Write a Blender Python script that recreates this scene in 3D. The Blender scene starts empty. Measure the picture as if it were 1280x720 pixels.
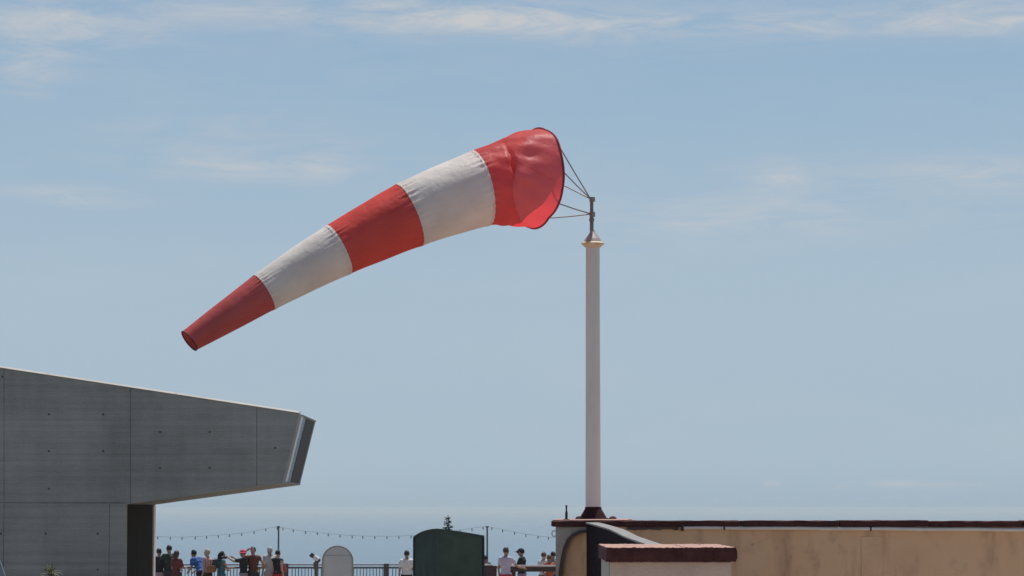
import bpy, bmesh, math, random
from mathutils import Vector, Matrix, Euler

random.seed(7)
SC = bpy.context.scene
COL = SC.collection
PI = math.pi

# ------------------------------------------------------------------ camera
F = 4000.0                       # focal length in photograph pixels (1280 wide)
EYE = 3.0
PITCH = math.atan((635 - 360) / F)
cam_d = bpy.data.cameras.new('camera')
cam = bpy.data.objects.new('camera', cam_d)
COL.objects.link(cam)
cam.location = (0, 0, EYE)
cam.rotation_euler = (PI / 2 + PITCH, 0, 0)
cam_d.sensor_width = 36.0
cam_d.lens = 36.0 * F / 1280.0
cam_d.clip_start = 0.5
cam_d.clip_end = 120000
SC.camera = cam

# ------------------------------------------------------------------ light
SUN_EL, SUN_AZ = math.radians(72), math.radians(27)   # azimuth from +Y towards +X: the sun is ahead and to the right
sun_dir = Vector((math.sin(SUN_AZ) * math.cos(SUN_EL), math.cos(SUN_AZ) * math.cos(SUN_EL), math.sin(SUN_EL)))
sl = bpy.data.lights.new('sun', 'SUN')
sl.energy = 4.3
sl.angle = math.radians(0.53)
sl.color = (1.0, 0.95, 0.87)
so = bpy.data.objects.new('sun', sl)
COL.objects.link(so)
so.location = (20, 20, 40)
so.rotation_euler = (-sun_dir).to_track_quat('-Z', 'Y').to_euler()

SC.view_settings.view_transform = 'Standard'
SC.view_settings.look = 'None'
SC.view_settings.gamma = 1.0
SC.view_settings.exposure = 0.0

W = bpy.data.worlds.new('World')
SC.world = W
W.use_nodes = True
wn, wl = W.node_tree.nodes, W.node_tree.links
wn.clear()

def WM(op, a, b=None, c=None):
    n = wn.new('ShaderNodeMath'); n.operation = op
    for i, v in enumerate((a, b, c)):
        if v is None: continue
        if isinstance(v, (int, float)): n.inputs[i].default_value = v
        else: wl.new(v, n.inputs[i])
    return n.outputs[0]

def build_sky():
    out = wn.new('ShaderNodeOutputWorld'); bg = wn.new('ShaderNodeBackground')
    sky = wn.new('ShaderNodeTexSky'); sky.sky_type = 'NISHITA'
    sky.sun_disc = False
    sky.sun_elevation = SUN_EL
    sky.sun_rotation = SUN_AZ
    sky.altitude = 400
    sky.air_density = 1.0
    sky.dust_density = 1.2
    sky.ozone_density = 1.6
    hs = wn.new('ShaderNodeHueSaturation')
    hs.inputs['Saturation'].default_value = 1.0
    wl.new(sky.outputs[0], hs.inputs['Color'])
    tc = wn.new('ShaderNodeTexCoord')
    sp = wn.new('ShaderNodeSeparateXYZ'); wl.new(tc.outputs['Generated'], sp.inputs[0])
    az = WM('ARCTAN2', sp.outputs[0], sp.outputs[1])
    el = WM('ARCSINE', sp.outputs[2])
    # sea haze: a pale blue layer all round the horizon that thins with height
    hz = wn.new('ShaderNodeMapRange'); hz.interpolation_type = 'SMOOTHERSTEP'
    hz.inputs[1].default_value = -0.02; hz.inputs[2].default_value = 0.42; hz.inputs[3].default_value = 0.97; hz.inputs[4].default_value = 0.0
    wl.new(el, hz.inputs[0])
    hr = wn.new('ShaderNodeValToRGB')
    hr.color_ramp.elements[0].position = 0.0; hr.color_ramp.elements[0].color = (0.485, 0.625, 0.745, 1)
    hr.color_ramp.elements[1].position = 0.20; hr.color_ramp.elements[1].color = (0.315, 0.56, 0.83, 1)
    e0_ = hr.color_ramp.elements.new(0.014); e0_.color = (0.545, 0.69, 0.82, 1)
    e_ = hr.color_ramp.elements.new(0.07); e_.color = (0.535, 0.695, 0.845, 1)
    wl.new(WM('MAXIMUM', el, 0.0), hr.inputs[0])
    hv = wn.new('ShaderNodeVectorMath'); hv.operation = 'SCALE'; hv.inputs['Scale'].default_value = 8.6
    wl.new(hr.outputs[0], hv.inputs[0])
    hm = wn.new('ShaderNodeMix'); hm.data_type = 'RGBA'
    wl.new(hz.outputs[0], hm.inputs[0]); wl.new(hs.outputs[0], hm.inputs[6]); wl.new(hv.outputs[0], hm.inputs[7])
    # high thin cloud, drawn out sideways
    cv = wn.new('ShaderNodeCombineXYZ')
    wl.new(WM('MULTIPLY', az, 30.0), cv.inputs[0]); wl.new(WM('MULTIPLY', el, 150.0), cv.inputs[1])
    nz = wn.new('ShaderNodeTexNoise'); nz.inputs['Scale'].default_value = 1.0
    nz.inputs['Detail'].default_value = 9; nz.inputs['Roughness'].default_value = 0.68
    nz.inputs['Distortion'].default_value = 0.7
    wl.new(cv.outputs[0], nz.inputs['Vector'])
    mr = wn.new('ShaderNodeMapRange'); mr.inputs[1].default_value = 0.36; mr.inputs[2].default_value = 0.68
    wl.new(nz.outputs[0], mr.inputs[0])
    nz2 = wn.new('ShaderNodeTexNoise'); nz2.inputs['Scale'].default_value = 0.23
    nz2.inputs['Detail'].default_value = 4
    wl.new(cv.outputs[0], nz2.inputs['Vector'])
    mr2 = wn.new('ShaderNodeMapRange'); mr2.inputs[1].default_value = 0.45; mr2.inputs[2].default_value = 0.75
    wl.new(nz2.outputs[0], mr2.inputs[0])
    wisps = [(285, 211, 80, 13, .50), (402, 207, 34, 15, .40), (50, 246, 75, 9, .45), (125, 256, 70, 5, .25), (32, 88, 34, 26, .45),
             (75, 35, 95, 26, .5), (430, 10, 210, 16, .42), (620, 24, 130, 16, .36), (930, 30, 300, 15, .36), (1240, 24, 90, 18, .45), (650, 12, 520, 34, .16), (300, 168, 210, 28, .12), (1010, 250, 260, 48, .15), (200, 110, 160, 40, .10),
             (1195, 216, 105, 16, .40), (975, 220, 36, 16, .32), (930, 275, 140, 20, .28),
             (965, 605, 9, 4, .30), (1047, 606, 11, 4, .30), (1120, 605, 26, 4, .34), (1175, 606, 45, 3, .24)]
    tot = WM('MULTIPLY', mr2.outputs[0], 0.2)
    for (x, y, sx, sy, k) in wisps:
        a0 = math.atan((x - 640) / F); e0 = math.atan((635 - y) / F)
        da = WM('MULTIPLY', WM('SUBTRACT', az, a0), F / sx)
        de = WM('MULTIPLY', WM('SUBTRACT', el, e0), F / sy)
        r2 = WM('ADD', WM('MULTIPLY', da, da), WM('MULTIPLY', de, de))
        tot = WM('MULTIPLY_ADD', WM('EXPONENT', WM('MULTIPLY', r2, -0.7)), k * 1.45, tot)
    amt = WM('MULTIPLY', tot, WM('MULTIPLY_ADD', mr.outputs[0], 0.9, 0.1))
    # clouds only above the horizon
    up = wn.new('ShaderNodeMapRange'); up.inputs[1].default_value = 0.0; up.inputs[2].default_value = 0.006
    wl.new(el, up.inputs[0])
    amt = WM('MINIMUM', WM('MULTIPLY', amt, up.outputs[0]), 0.9)
    mx = wn.new('ShaderNodeMix'); mx.data_type = 'RGBA'
    wl.new(amt, mx.inputs[0]); wl.new(hm.outputs[2], mx.inputs[6])
    mx.inputs[7].default_value = (6.9, 6.9, 7.0, 1)
    wl.new(mx.outputs[2], bg.inputs['Color'])
    bg.inputs['Strength'].default_value = 0.085
    wl.new(bg.outputs[0], out.inputs[0])
build_sky()

# ------------------------------------------------------------------ helpers
def at(px, py, Y):
    """the point at depth Y seen at photograph pixel (px, py)"""
    f = Vector((0, math.cos(PITCH), math.sin(PITCH))); u = Vector((0, -math.sin(PITCH), math.cos(PITCH)))
    d = f * F + Vector((1, 0, 0)) * (px - 640) + u * (360 - py)
    return Vector((0, 0, EYE)) + d * (Y / d.y)

MATS = {}
def mat(name, col, rough=0.7, var=0.12, scale=6.0, bump=0.0, bscale=40.0, metal=0.0, stretch=None, col2=None, spec=0.4):
    if name in MATS: return MATS[name]
    m = bpy.data.materials.new(name); m.use_nodes = True
    nt = m.node_tree; n, l = nt.nodes, nt.links
    b = n['Principled BSDF']
    b.inputs['Roughness'].default_value = rough; b.inputs['Metallic'].default_value = metal
    b.inputs['Specular IOR Level'].default_value = spec
    tc = n.new('ShaderNodeTexCoord'); mp = n.new('ShaderNodeMapping')
    l.new(tc.outputs['Object'], mp.inputs[0])
    if stretch: mp.inputs['Scale'].default_value = stretch
    nz = n.new('ShaderNodeTexNoise'); nz.inputs['Scale'].default_value = scale
    nz.inputs['Detail'].default_value = 6; nz.inputs['Roughness'].default_value = 0.62
    l.new(mp.outputs[0], nz.inputs['Vector'])
    cr = n.new('ShaderNodeValToRGB')
    c2 = col2 if col2 else tuple(c * (1 + var) for c in col)
    c1 = tuple(c * (1 - var) for c in col)
    cr.color_ramp.elements[0].position = 0.32; cr.color_ramp.elements[1].position = 0.68
    cr.color_ramp.elements[0].color = (*c1, 1); cr.color_ramp.elements[1].color = (*c2, 1)
    l.new(nz.outputs[0], cr.inputs[0]); l.new(cr.outputs[0], b.inputs['Base Color'])
    if bump:
        bz = n.new('ShaderNodeTexNoise'); bz.inputs['Scale'].default_value = bscale; bz.inputs['Detail'].default_value = 5
        l.new(mp.outputs[0], bz.inputs['Vector'])
        bp = n.new('ShaderNodeBump'); bp.inputs['Strength'].default_value = bump; bp.inputs['Distance'].default_value = 0.02
        l.new(bz.outputs[0], bp.inputs['Height']); l.new(bp.outputs[0], b.inputs['Normal'])
    MATS[name] = m
    return m

def tag(o, label=None, cat=None, group=None, kind=None):
    if label: o['label'] = label
    if cat: o['category'] = cat
    if group: o['group'] = group
    if kind: o['kind'] = kind
    return o

def empty(name, loc, label, cat, group=None, rz=0):
    o = bpy.data.objects.new(name, None); COL.objects.link(o)
    o.location = loc; o.rotation_euler = (0, 0, rz); o.empty_display_size = 0.2
    return tag(o, label, cat, group)

PENDING = []
def link(name, bm, m, parent=None, smooth=False, world=True):
    """one bmesh as ONE object; coordinates in bm are world coordinates unless world=False"""
    me = bpy.data.meshes.new(name)
    bmesh.ops.recalc_face_normals(bm, faces=bm.faces)
    bm.to_mesh(me); bm.free()
    for mm in (m if isinstance(m, (list, tuple)) else [m]): me.materials.append(mm)
    if smooth:
        for p in me.polygons: p.use_smooth = True
        me.set_sharp_from_angle(angle=0.8)
    return place(name, me, parent, world)

def place(name, me, parent=None, world=True, loc=None):
    o = bpy.data.objects.new(name, me); COL.objects.link(o)
    if loc is not None: o.location = loc
    if parent is not None:
        o.parent = parent
        if world:                                   # parents are unrotated Empties whose location is known
            p = parent; off = Vector((0, 0, 0))
            while p is not None: off += p.location; p = p.parent
            o.location = (Vector(loc) if loc is not None else Vector((0, 0, 0))) - off
    return o

def box(bm, x0, x1, y0, y1, z0, z1, bev=0.0):
    r = bmesh.ops.create_cube(bm, size=1.0)
    bmesh.ops.scale(bm, vec=(x1 - x0, y1 - y0, z1 - z0), verts=r['verts'])
    bmesh.ops.translate(bm, vec=((x0 + x1) / 2, (y0 + y1) / 2, (z0 + z1) / 2), verts=r['verts'])
    if bev:
        es = list({e for v in r['verts'] for e in v.link_edges})
        bmesh.ops.bevel(bm, geom=es, offset=bev, segments=2, affect='EDGES', profile=0.5)

def nbox(*a, **k):
    bm = bmesh.new(); box(bm, *a, **k); return bm

def prism(bm, pts, d):
    """closed polygon pts (3D) extruded by vector d"""
    a = [bm.verts.new(p) for p in pts]; b = [bm.verts.new(Vector(p) + Vector(d)) for p in pts]
    bm.faces.new(a); bm.faces.new(b[::-1])
    n = len(pts)
    for i in range(n): bm.faces.new((a[i], b[i], b[(i + 1) % n], a[(i + 1) % n]))

def frame_of(d):
    d = d.normalized()
    h = Vector((0, 0, 1)) if abs(d.z) < 0.9 else Vector((1, 0, 0))
    u = d.cross(h).normalized()
    return u, d.cross(u).normalized()

def tube(bm, pts, radii, n=8, cap=True):
    pts = [Vector(p) for p in pts]
    if not isinstance(radii, (list, tuple)): radii = [radii] * len(pts)
    rings = []; u = v = None
    for i, p in enumerate(pts):
        d = (pts[min(i + 1, len(pts) - 1)] - pts[max(i - 1, 0)])
        if u is None: u, v = frame_of(d)
        else:
            dn = d.normalized(); u = (u - dn * u.dot(dn)).normalized(); v = dn.cross(u)
        rings.append([bm.verts.new(p + (u * math.cos(2 * PI * k / n) + v * math.sin(2 * PI * k / n)) * radii[i]) for k in range(n)])
    for a, b in zip(rings, rings[1:]):
        for k in range(n): bm.faces.new((a[k], a[(k + 1) % n], b[(k + 1) % n], b[k]))
    if cap:
        bm.faces.new(rings[0][::-1]); bm.faces.new(rings[-1])

def lathe(bm, prof, c=(0, 0, 0), n=24):
    """profile of (radius, z) turned about the vertical through c"""
    rings = []
    for r, z in prof:
        rings.append([bm.verts.new((c[0] + r * math.cos(2 * PI * k / n), c[1] + r * math.sin(2 * PI * k / n), c[2] + z)) for k in range(n)])
    for a, b in zip(rings, rings[1:]):
        for k in range(n): bm.faces.new((a[k], a[(k + 1) % n], b[(k + 1) % n], b[k]))
    bm.faces.new(rings[0][::-1]); bm.faces.new(rings[-1])

def ball(bm, c, r, seg=12, rings=8, rot=None):
    rs = bmesh.ops.create_uvsphere(bm, u_segments=seg, v_segments=rings, radius=1.0)
    M = Matrix.Translation(Vector(c))
    if rot is not None: M = M @ rot.to_4x4()
    M = M @ Matrix.Diagonal((*(r if isinstance(r, (tuple, list)) else (r, r, r)), 1))
    bmesh.ops.transform(bm, matrix=M, verts=rs['verts'])

def smoothstep(t):
    t = max(0, min(1, t)); return t * t * (3 - 2 * t)

# ------------------------------------------------------------------ materials of the place
def concrete_mat():
    m = bpy.data.materials.new('board_marked_concrete'); m.use_nodes = True
    n, l = m.node_tree.nodes, m.node_tree.links
    b = n['Principled BSDF']; b.inputs['Roughness'].default_value = 0.85; b.inputs['Specular IOR Level'].default_value = 0.25
    tc = n.new('ShaderNodeTexCoord')
    def noise(scale, st, det=6, rg=0.6):
        mp = n.new('ShaderNodeMapping'); mp.inputs['Scale'].default_value = st
        l.new(tc.outputs['Object'], mp.inputs[0])
        z = n.new('ShaderNodeTexNoise'); z.inputs['Scale'].default_value = scale
        z.inputs['Detail'].default_value = det; z.inputs['Roughness'].default_value = rg
        l.new(mp.outputs[0], z.inputs['Vector']); return z.outputs[0]
    def mth(op, a, bb):
        k = n.new('ShaderNodeMath'); k.operation = op
        for i, v in enumerate((a, bb)):
            if isinstance(v, (int, float)): k.inputs[i].default_value = v
            else: l.new(v, k.inputs[i])
        return k.outputs[0]
    boards = noise(1.0, (0.25, 0.25, 9.5), 2, 0.5)       # each board a little different
    fine = noise(3.0, (1.2, 1.2, 14.0), 7, 0.7)
    cloud = noise(0.55, (1, 1, 1), 5, 0.6)
    streak = noise(1.0, (3.0, 3.0, 0.22), 5, 0.65)
    grain = noise(26, (1, 1, 1), 4, 0.7)
    v = mth('ADD', mth('MULTIPLY', boards, 0.24), mth('MULTIPLY', fine, 0.28))
    v = mth('ADD', v, mth('MULTIPLY', cloud, 0.52))
    v = mth('ADD', v, mth('MULTIPLY', streak, 0.20))
    v = mth('ADD', v, mth('MULTIPLY', grain, 0.26))
    cr = n.new('ShaderNodeValToRGB')
    cr.color_ramp.elements[0].position = 0.55; cr.color_ramp.elements[0].color = (0.160, 0.168, 0.160, 1)
    cr.color_ramp.elements[1].position = 0.98; cr.color_ramp.elements[1].color = (0.355, 0.37, 0.36, 1)
    l.new(v, cr.inputs[0]); l.new(cr.outputs[0], b.inputs['Base Color'])
    # board joints every 0.11 m
    sx = n.new('ShaderNodeSeparateXYZ'); l.new(tc.outputs['Object'], sx.inputs[0])
    fr = mth('FRACT', mth('MULTIPLY', sx.outputs[2], 8.6), 0)
    ridge = mth('LESS_THAN', fr, 0.09)
    hgt = mth('ADD', mth('MULTIPLY', ridge, 0.35), mth('MULTIPLY', fine, 0.8))
    bp = n.new('ShaderNodeBump'); bp.inputs['Strength'].default_value = 0.6; bp.inputs['Distance'].default_value = 0.012
    l.new(hgt, bp.inputs['Height']); l.new(bp.outputs[0], b.inputs['Normal'])
    return m
CONC = concrete_mat()

def stucco_mat():
    m = bpy.data.materials.new('beige_stucco'); m.use_nodes = True
    n, l = m.node_tree.nodes, m.node_tree.links
    b = n['Principled BSDF']; b.inputs['Roughness'].default_value = 0.9; b.inputs['Specular IOR Level'].default_value = 0.2
    tc = n.new('ShaderNodeTexCoord')
    def noise(scale, st, det=6, rg=0.62):
        mp = n.new('ShaderNodeMapping'); mp.inputs['Scale'].default_value = st
        l.new(tc.outputs['Object'], mp.inputs[0])
        z = n.new('ShaderNodeTexNoise'); z.inputs['Scale'].default_value = scale
        z.inputs['Detail'].default_value = det; z.inputs['Roughness'].default_value = rg
        l.new(mp.outputs[0], z.inputs['Vector']); return z.outputs[0]
    def mix(fac, a, c, lo, hi):
        mr = n.new('ShaderNodeMapRange'); mr.inputs[1].default_value = lo; mr.inputs[2].default_value = hi
        l.new(fac, mr.inputs[0])
        k = n.new('ShaderNodeMix'); k.data_type = 'RGBA'; l.new(mr.outputs[0], k.inputs[0])
        for i, v in ((6, a), (7, c)):
            if isinstance(v, tuple): k.inputs[i].default_value = (*v, 1)
            else: l.new(v, k.inputs[i])
        return k.outputs[2]
    c = mix(noise(1.4, (1, 1, 1)), (0.80, 0.49, 0.285), (0.84, 0.55, 0.33), 0.35, 0.65)
    c = mix(noise(5.0, (1, 1, 0.8)), c, (0.55, 0.34, 0.21), 0.52, 0.8)
    c = mix(noise(2.2, (1.8, 1.8, 0.30)), c, (0.47, 0.265, 0.16), 0.53, 0.82)     # run-off stains
    c = mix(noise(9, (1, 1, 1), 3), c, (0.30, 0.13, 0.09), 0.66, 0.82)            # rust specks
    l.new(c, b.inputs['Base Color'])
    bp = n.new('ShaderNodeBump'); bp.inputs['Strength'].default_value = 0.5; bp.inputs['Distance'].default_value = 0.01
    l.new(noise(45, (1, 1, 1), 4), bp.inputs['Height']); l.new(bp.outputs[0], b.inputs['Normal'])
    return m
STUCCO = stucco_mat()

def fabric_mat(name, col, col_t, trans=0.45, thru=0.10):
    """thin cloth: part reflects, part lets the light through, a little is open weave"""
    m = bpy.data.materials.new(name); m.use_nodes = True
    n, l = m.node_tree.nodes, m.node_tree.links
    n.clear()
    out = n.new('ShaderNodeOutputMaterial')
    d = n.new('ShaderNodeBsdfDiffuse'); t = n.new('ShaderNodeBsdfTranslucent'); tr = n.new('ShaderNodeBsdfTransparent')
    g = n.new('ShaderNodeBsdfGlossy'); g.inputs['Roughness'].default_value = 0.45
    tc = n.new('ShaderNodeTexCoord')
    nz = n.new('ShaderNodeTexNoise'); nz.inputs['Scale'].default_value = 3.0; nz.inputs['Detail'].default_value = 6
    l.new(tc.outputs['Object'], nz.inputs['Vector'])
    cr = n.new('ShaderNodeValToRGB'); cr.color_ramp.elements[0].position = 0.3; cr.color_ramp.elements[1].position = 0.7
    cr.color_ramp.elements[0].color = (*[c * 0.88 for c in col], 1); cr.color_ramp.elements[1].color = (*[min(0.9, c * 1.08) for c in col], 1)
    l.new(nz.outputs[0], cr.inputs[0]); l.new(cr.outputs[0], d.inputs[0])
    t.inputs[0].default_value = (*col_t, 1)
    tr.inputs[0].default_value = (*[min(1, 0.35 + c) for c in col_t], 1)
    wz = n.new('ShaderNodeTexNoise'); wz.inputs['Scale'].default_value = 11; wz.inputs['Detail'].default_value = 4
    l.new(tc.outputs['Object'], wz.inputs['Vector'])
    bp = n.new('ShaderNodeBump'); bp.inputs['Strength'].default_value = 0.32; bp.inputs['Distance'].default_value = 0.03
    l.new(wz.outputs[0], bp.inputs['Height'])
    for s in (d, t, g): l.new(bp.outputs[0], s.inputs['Normal'])
    m1 = n.new('ShaderNodeMixShader'); m1.inputs[0].default_value = trans
    l.new(d.outputs[0], m1.inputs[1]); l.new(t.outputs[0], m1.inputs[2])
    m0 = n.new('ShaderNodeMixShader'); m0.inputs[0].default_value = 0.025
    l.new(m1.outputs[0], m0.inputs[1]); l.new(g.outputs[0], m0.inputs[2])
    m2 = n.new('ShaderNodeMixShader'); m2.inputs[0].default_value = thru
    l.new(m0.outputs[0], m2.inputs[1]); l.new(tr.outputs[0], m2.inputs[2])
    l.new(m2.outputs[0], out.inputs[0])
    return m

# ------------------------------------------------------------------ ground, hill, sea, haze
def terrain():
    bm = bmesh.new()
    box(bm, -60, 60, -40, 107, -0.6, 0.0)
    tag(link('terrace', bm, mat('terrace_paving', (0.31, 0.258, 0.207), 0.9, 0.15, 1.2, 0.3, 30)), kind='structure')
    bm = bmesh.new()
    nx, ny = 60, 60
    vs = {}
    for i in range(nx + 1):
        for j in range(ny + 1):
            x = -420 + 840 * i / nx; y = -400 + 840 * j / ny
            dx = max(0, abs(x) - 58); dy = max(0, y - 105, -38 - y)
            d = math.hypot(dx, dy)
            z = -0.7 - 0.30 * d - 3.0 * smoothstep(d / 12) + 3 * smoothstep(d / 40) * math.sin(x * .07 + 1) * math.cos(y * .06)
            vs[i, j] = bm.verts.new((x, y, max(z, -70)))
    for i in range(nx):
        for j in range(ny): bm.faces.new((vs[i, j], vs[i + 1, j], vs[i + 1, j + 1], vs[i, j + 1]))
    tag(link('hillside', bm, mat('scrub_hillside', (0.10, 0.11, 0.05), 0.95, 0.4, 0.15, 0.5, 2.0, col2=(0.30, 0.28, 0.22)), smooth=True), kind='structure')
    bm = bmesh.new()
    bmesh.ops.create_grid(bm, x_segments=2, y_segments=2, size=45000)
    bmesh.ops.translate(bm, vec=(0, 0, -60), verts=bm.verts)
    m = bpy.data.materials.new('sea_water'); m.use_nodes = True
    n, l = m.node_tree.nodes, m.node_tree.links
    b = n['Principled BSDF']; b.inputs['Base Color'].default_value = (0.06, 0.13, 0.19, 1)
    b.inputs['Roughness'].default_value = 0.2; b.inputs['IOR'].default_value = 1.33
    tc = n.new('ShaderNodeTexCoord')
    nz = n.new('ShaderNodeTexNoise'); nz.inputs['Scale'].default_value = 0.02; nz.inputs['Detail'].default_value = 8
    l.new(tc.outputs['Object'], nz.inputs['Vector'])
    bp = n.new('ShaderNodeBump'); bp.inputs['Strength'].default_value = 0.15; bp.inputs['Distance'].default_value = 2.0
    l.new(nz.outputs[0], bp.inputs['Height']); l.new(bp.outputs[0], b.inputs['Normal'])
    tag(link('sea', bm, m), kind='structure')
    bm = bmesh.new(); box(bm, -46000, 46000, -46000, 46000, -72, 9.5)
    m = bpy.data.materials.new('haze_air'); m.use_nodes = True
    n, l = m.node_tree.nodes, m.node_tree.links
    n.clear()
    out = n.new('ShaderNodeOutputMaterial'); pv = n.new('ShaderNodeVolumePrincipled')
    pv.inputs['Color'].default_value = (0.84, 0.96, 1.0, 1); pv.inputs['Density'].default_value = 7e-5
    pv.inputs['Anisotropy'].default_value = 0.2
    l.new(pv.outputs[0], out.inputs['Volume'])
    tag(link('haze', bm, m), kind='stuff')
terrain()

# ------------------------------------------------------------------ concrete building on the left
def concrete_building():
    YN, YF = 65.0, 70.0
    root = empty('concrete_building', (-12, YN, 0), 'grey concrete building with a tapering cantilever hanging over the railing', 'building')
    dark_joint = CONC
    trim = mat('roof_flashing_metal', (0.36, 0.345, 0.32), 0.6, 0.15, 1.5)
    top = lambda x: 460 + (x) * (57 / 375.0)
    bot = lambda x: 631.5 - (x - 150) * (27.5 / 203.0)
    def P(x, y, Y=YN): return at(x, y, Y)
    # upper wall panels: butted with a 20 mm recessed gap
    def pan(pts, th=0.30, name='concrete_panel'):
        bm = bmesh.new(); prism(bm, pts, (0, th, 0))
        es = [e for e in bm.edges]
        bmesh.ops.bevel(bm, geom=es, offset=0.006, segments=1, affect='EDGES')
        return link(name, bm, CONC, root)
    g = 0.20                                         # half a gap in pixels
    cuts = [-120, 5, 163, 321]
    for a, b in zip(cuts, cuts[1:]):
        bl = [(a + g, 627.6)] if bot(a) > 627.6 else [(a + g, bot(a))]
        if a < 150 < b:
            pts = [P(a + g, top(a + g)), P(b - g, top(b - g)), P(b - g, bot(b - g)), P(157, bot(157)), P(157, 627.6), P(a + g, 627.6)]
        elif b <= 150:
            pts = [P(a + g, top(a + g)), P(b - g, top(b - g)), P(b - g, 627.6), P(a + g, 627.6)]
        else:
            pts = [P(a + g, top(a + g)), P(b - g, top(b - g)), P(b - g, bot(b - g)), P(a + g, bot(a + g))]
        pan(pts)
    pan([P(321 + g, top(321 + g)), P(374.5, top(374.5)), P(353, 604), P(321 + g, bot(321 + g))], 0.75)
    # lower wall panels
    lc = [-120, 5, 137, 157]
    for a, b in zip(lc, lc[1:]):
        zb = 0.0
        p0, p1 = P(a + g, 628.8), P(b - (g if b < 157 else 0), 628.8)
        pan([p0, p1, Vector((p1.x, YN, zb)), Vector((p0.x, YN, zb))])
    # core behind the panels (seen in the joints)
    bm = bmesh.new()
    sh = lambda v: v + Vector((0, 0.018, 0))
    prism(bm, [sh(P(-118, top(-118) + 1.5)), sh(P(320, top(320) + 1.5)), sh(P(320, bot(320) - 1.5)), sh(P(156, bot(156) - 1.5)), sh(Vector((P(156, 700).x, YN, 0.01))), sh(Vector((P(-118, 700).x, YN, 0.01)))], (0, 0.25, 0))
    link('wall_core', bm, dark_joint, root)
    # roof slab, soffit, far wall: same profile carried back to YF
    X = lambda x, y: P(x, y).x
    zt = lambda x: P(x, top(x)).z
    zb_ = lambda x: P(x, bot(x)).z
    def prof(x0, x1, f0, f1, y0, y1, name, m):
        bm = bmesh.new()
        a, b = P(x0, top(x0)), P(x1, top(x1))
        pts = [Vector((a.x, y0, f0[0])), Vector((b.x, y0, f0[1])), Vector((b.x, y0, f1[1])), Vector((a.x, y0, f1[0]))]
        prism(bm, pts, (0, y1 - y0, 0)); return link(name, bm, m, root)
    xe = 368.5
    prof(-118, xe, (zt(-118) - .012, zt(xe) - .012), (zt(-118) - .27, zt(xe) - .27), YN + .30, YF, 'roof_slab', CONC)
    bm = bmesh.new()                                   # soffit
    a, b = P(157, bot(157)), P(352.4, bot(352.4))
    prism(bm, [Vector((a.x, YN + .30, a.z + .004)), Vector((b.x, YN + .30, b.z + .004)), Vector((b.x, YN + .30, b.z + .2)), Vector((a.x, YN + .30, a.z + .2))], (0, YF - YN - .3, 0))
    link('soffit', bm, CONC, root)
    bm = bmesh.new()                                   # far wall
    e = lambda v, dx=0: Vector((v.x + dx, YF, v.z))
    prism(bm, [e(P(-118, top(-118))), e(P(374.5, top(374.5))), e(P(353, 604)), e(P(157, bot(157))), Vector((X(156, 700), YF, 0.01)), Vector((X(-118, 700), YF, 0.01))], (0, 0.35, 0))
    link('rear_wall', bm, CONC, root)
    # return face of the lower block; overhang shade is put into its near-black colour
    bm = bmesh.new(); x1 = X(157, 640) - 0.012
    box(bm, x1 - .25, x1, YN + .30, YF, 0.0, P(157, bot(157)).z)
    link('return_wall', bm, mat('shade_toned_wall', (0.018, 0.015, 0.012), 0.9, 0.25, 3, 0.2, 12, stretch=(1, 1, .2), spec=.1), root)
    bm = bmesh.new(); box(bm, x1 - .05, x1 + .03, YF - .02, YF + .36, 0.0, P(157, bot(157)).z - .02)  # added strip; its pale colour stands for a sunlit line at the far edge
    link('sunlit_edge_strip', bm, mat('sunlit_edge_pale', (0.62, 0.56, 0.53), 0.6), root)
    # end of the cantilever: glazing set into the raking end, dark infill behind it
    et, eb = P(374.5, top(374.5)), P(353, 604)
    def endslab(y0, y1, inset, th, name, m, zt_=0.035, zb2=0.035):
        t = Vector((et.x - inset, y0, et.z - zt_)); b = Vector((eb.x - inset, y0, eb.z + zb2))
        k = (et - eb); k = Vector((k.x / k.z, 0, 1))
        t = Vector((eb.x + k.x * (t.z - eb.z) - inset, y0, t.z)); b = Vector((eb.x + k.x * (b.z - eb.z) - inset, y0, b.z))
        bm = bmesh.new(); prism(bm, [t, b, b + Vector((-th, 0, 0)), t + Vector((-th, 0, 0))], (0, y1 - y0, 0))
        return link(name, bm, m, root)
    glass = bpy.data.materials.new('blue_window_glass'); glass.use_nodes = True
    gb = glass.node_tree.nodes['Principled BSDF']
    gb.inputs['Specular IOR Level'].default_value = 0.12; gb.inputs['Base Color'].default_value = (0.03, 0.06, 0.075, 1); gb.inputs['Roughness'].default_value = 0.25; gb.inputs['IOR'].default_value = 1.5
    gl = endslab(YN + .78, YN + 2.5, 0.02, 0.03, 'window', glass)
    endslab(YN + 2.5, YF + .3, 0.012, 0.05, 'end_infill', mat('dark_end_infill', (0.035, 0.031, 0.029), 0.7, .2))
    endslab(YN + .755, YN + 1.25, 0.0, 0.08, 'window_frame', mat('pale_window_frame', (0.66, 0.68, 0.69), 0.5))
    endslab(YN + .76, YF + .34, -0.01, 0.3, 'end_head', CONC, 0.0, et.z - eb.z - .035)
    endslab(YN + .76, YF + .34, -0.01, 0.3, 'end_sill', CONC, et.z - eb.z - .035, 0.0)
    # flashing along the sloping top edge
    for a, b in ((-120, 60), (60, 220), (220, 374.5)):
        p, q = P(a + .2, top(a + .2)), P(b - .2, top(b - .2))
        sec = [(-.02, 0), (-.02, .012), (.03, .046), (.36, .046), (.36, 0)]        # folded metal with a sloping front
        bm = bmesh.new(); prism(bm, [p + Vector((0, y_, z_)) for y_, z_ in sec], q - p)
        link('roof_flashing', bm, trim, root)
    # tie holes in the panels as raised discs, hole shade put into their colour
    pm = bpy.data.meshes.new('tie_hole_disc'); bm = bmesh.new()
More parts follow.
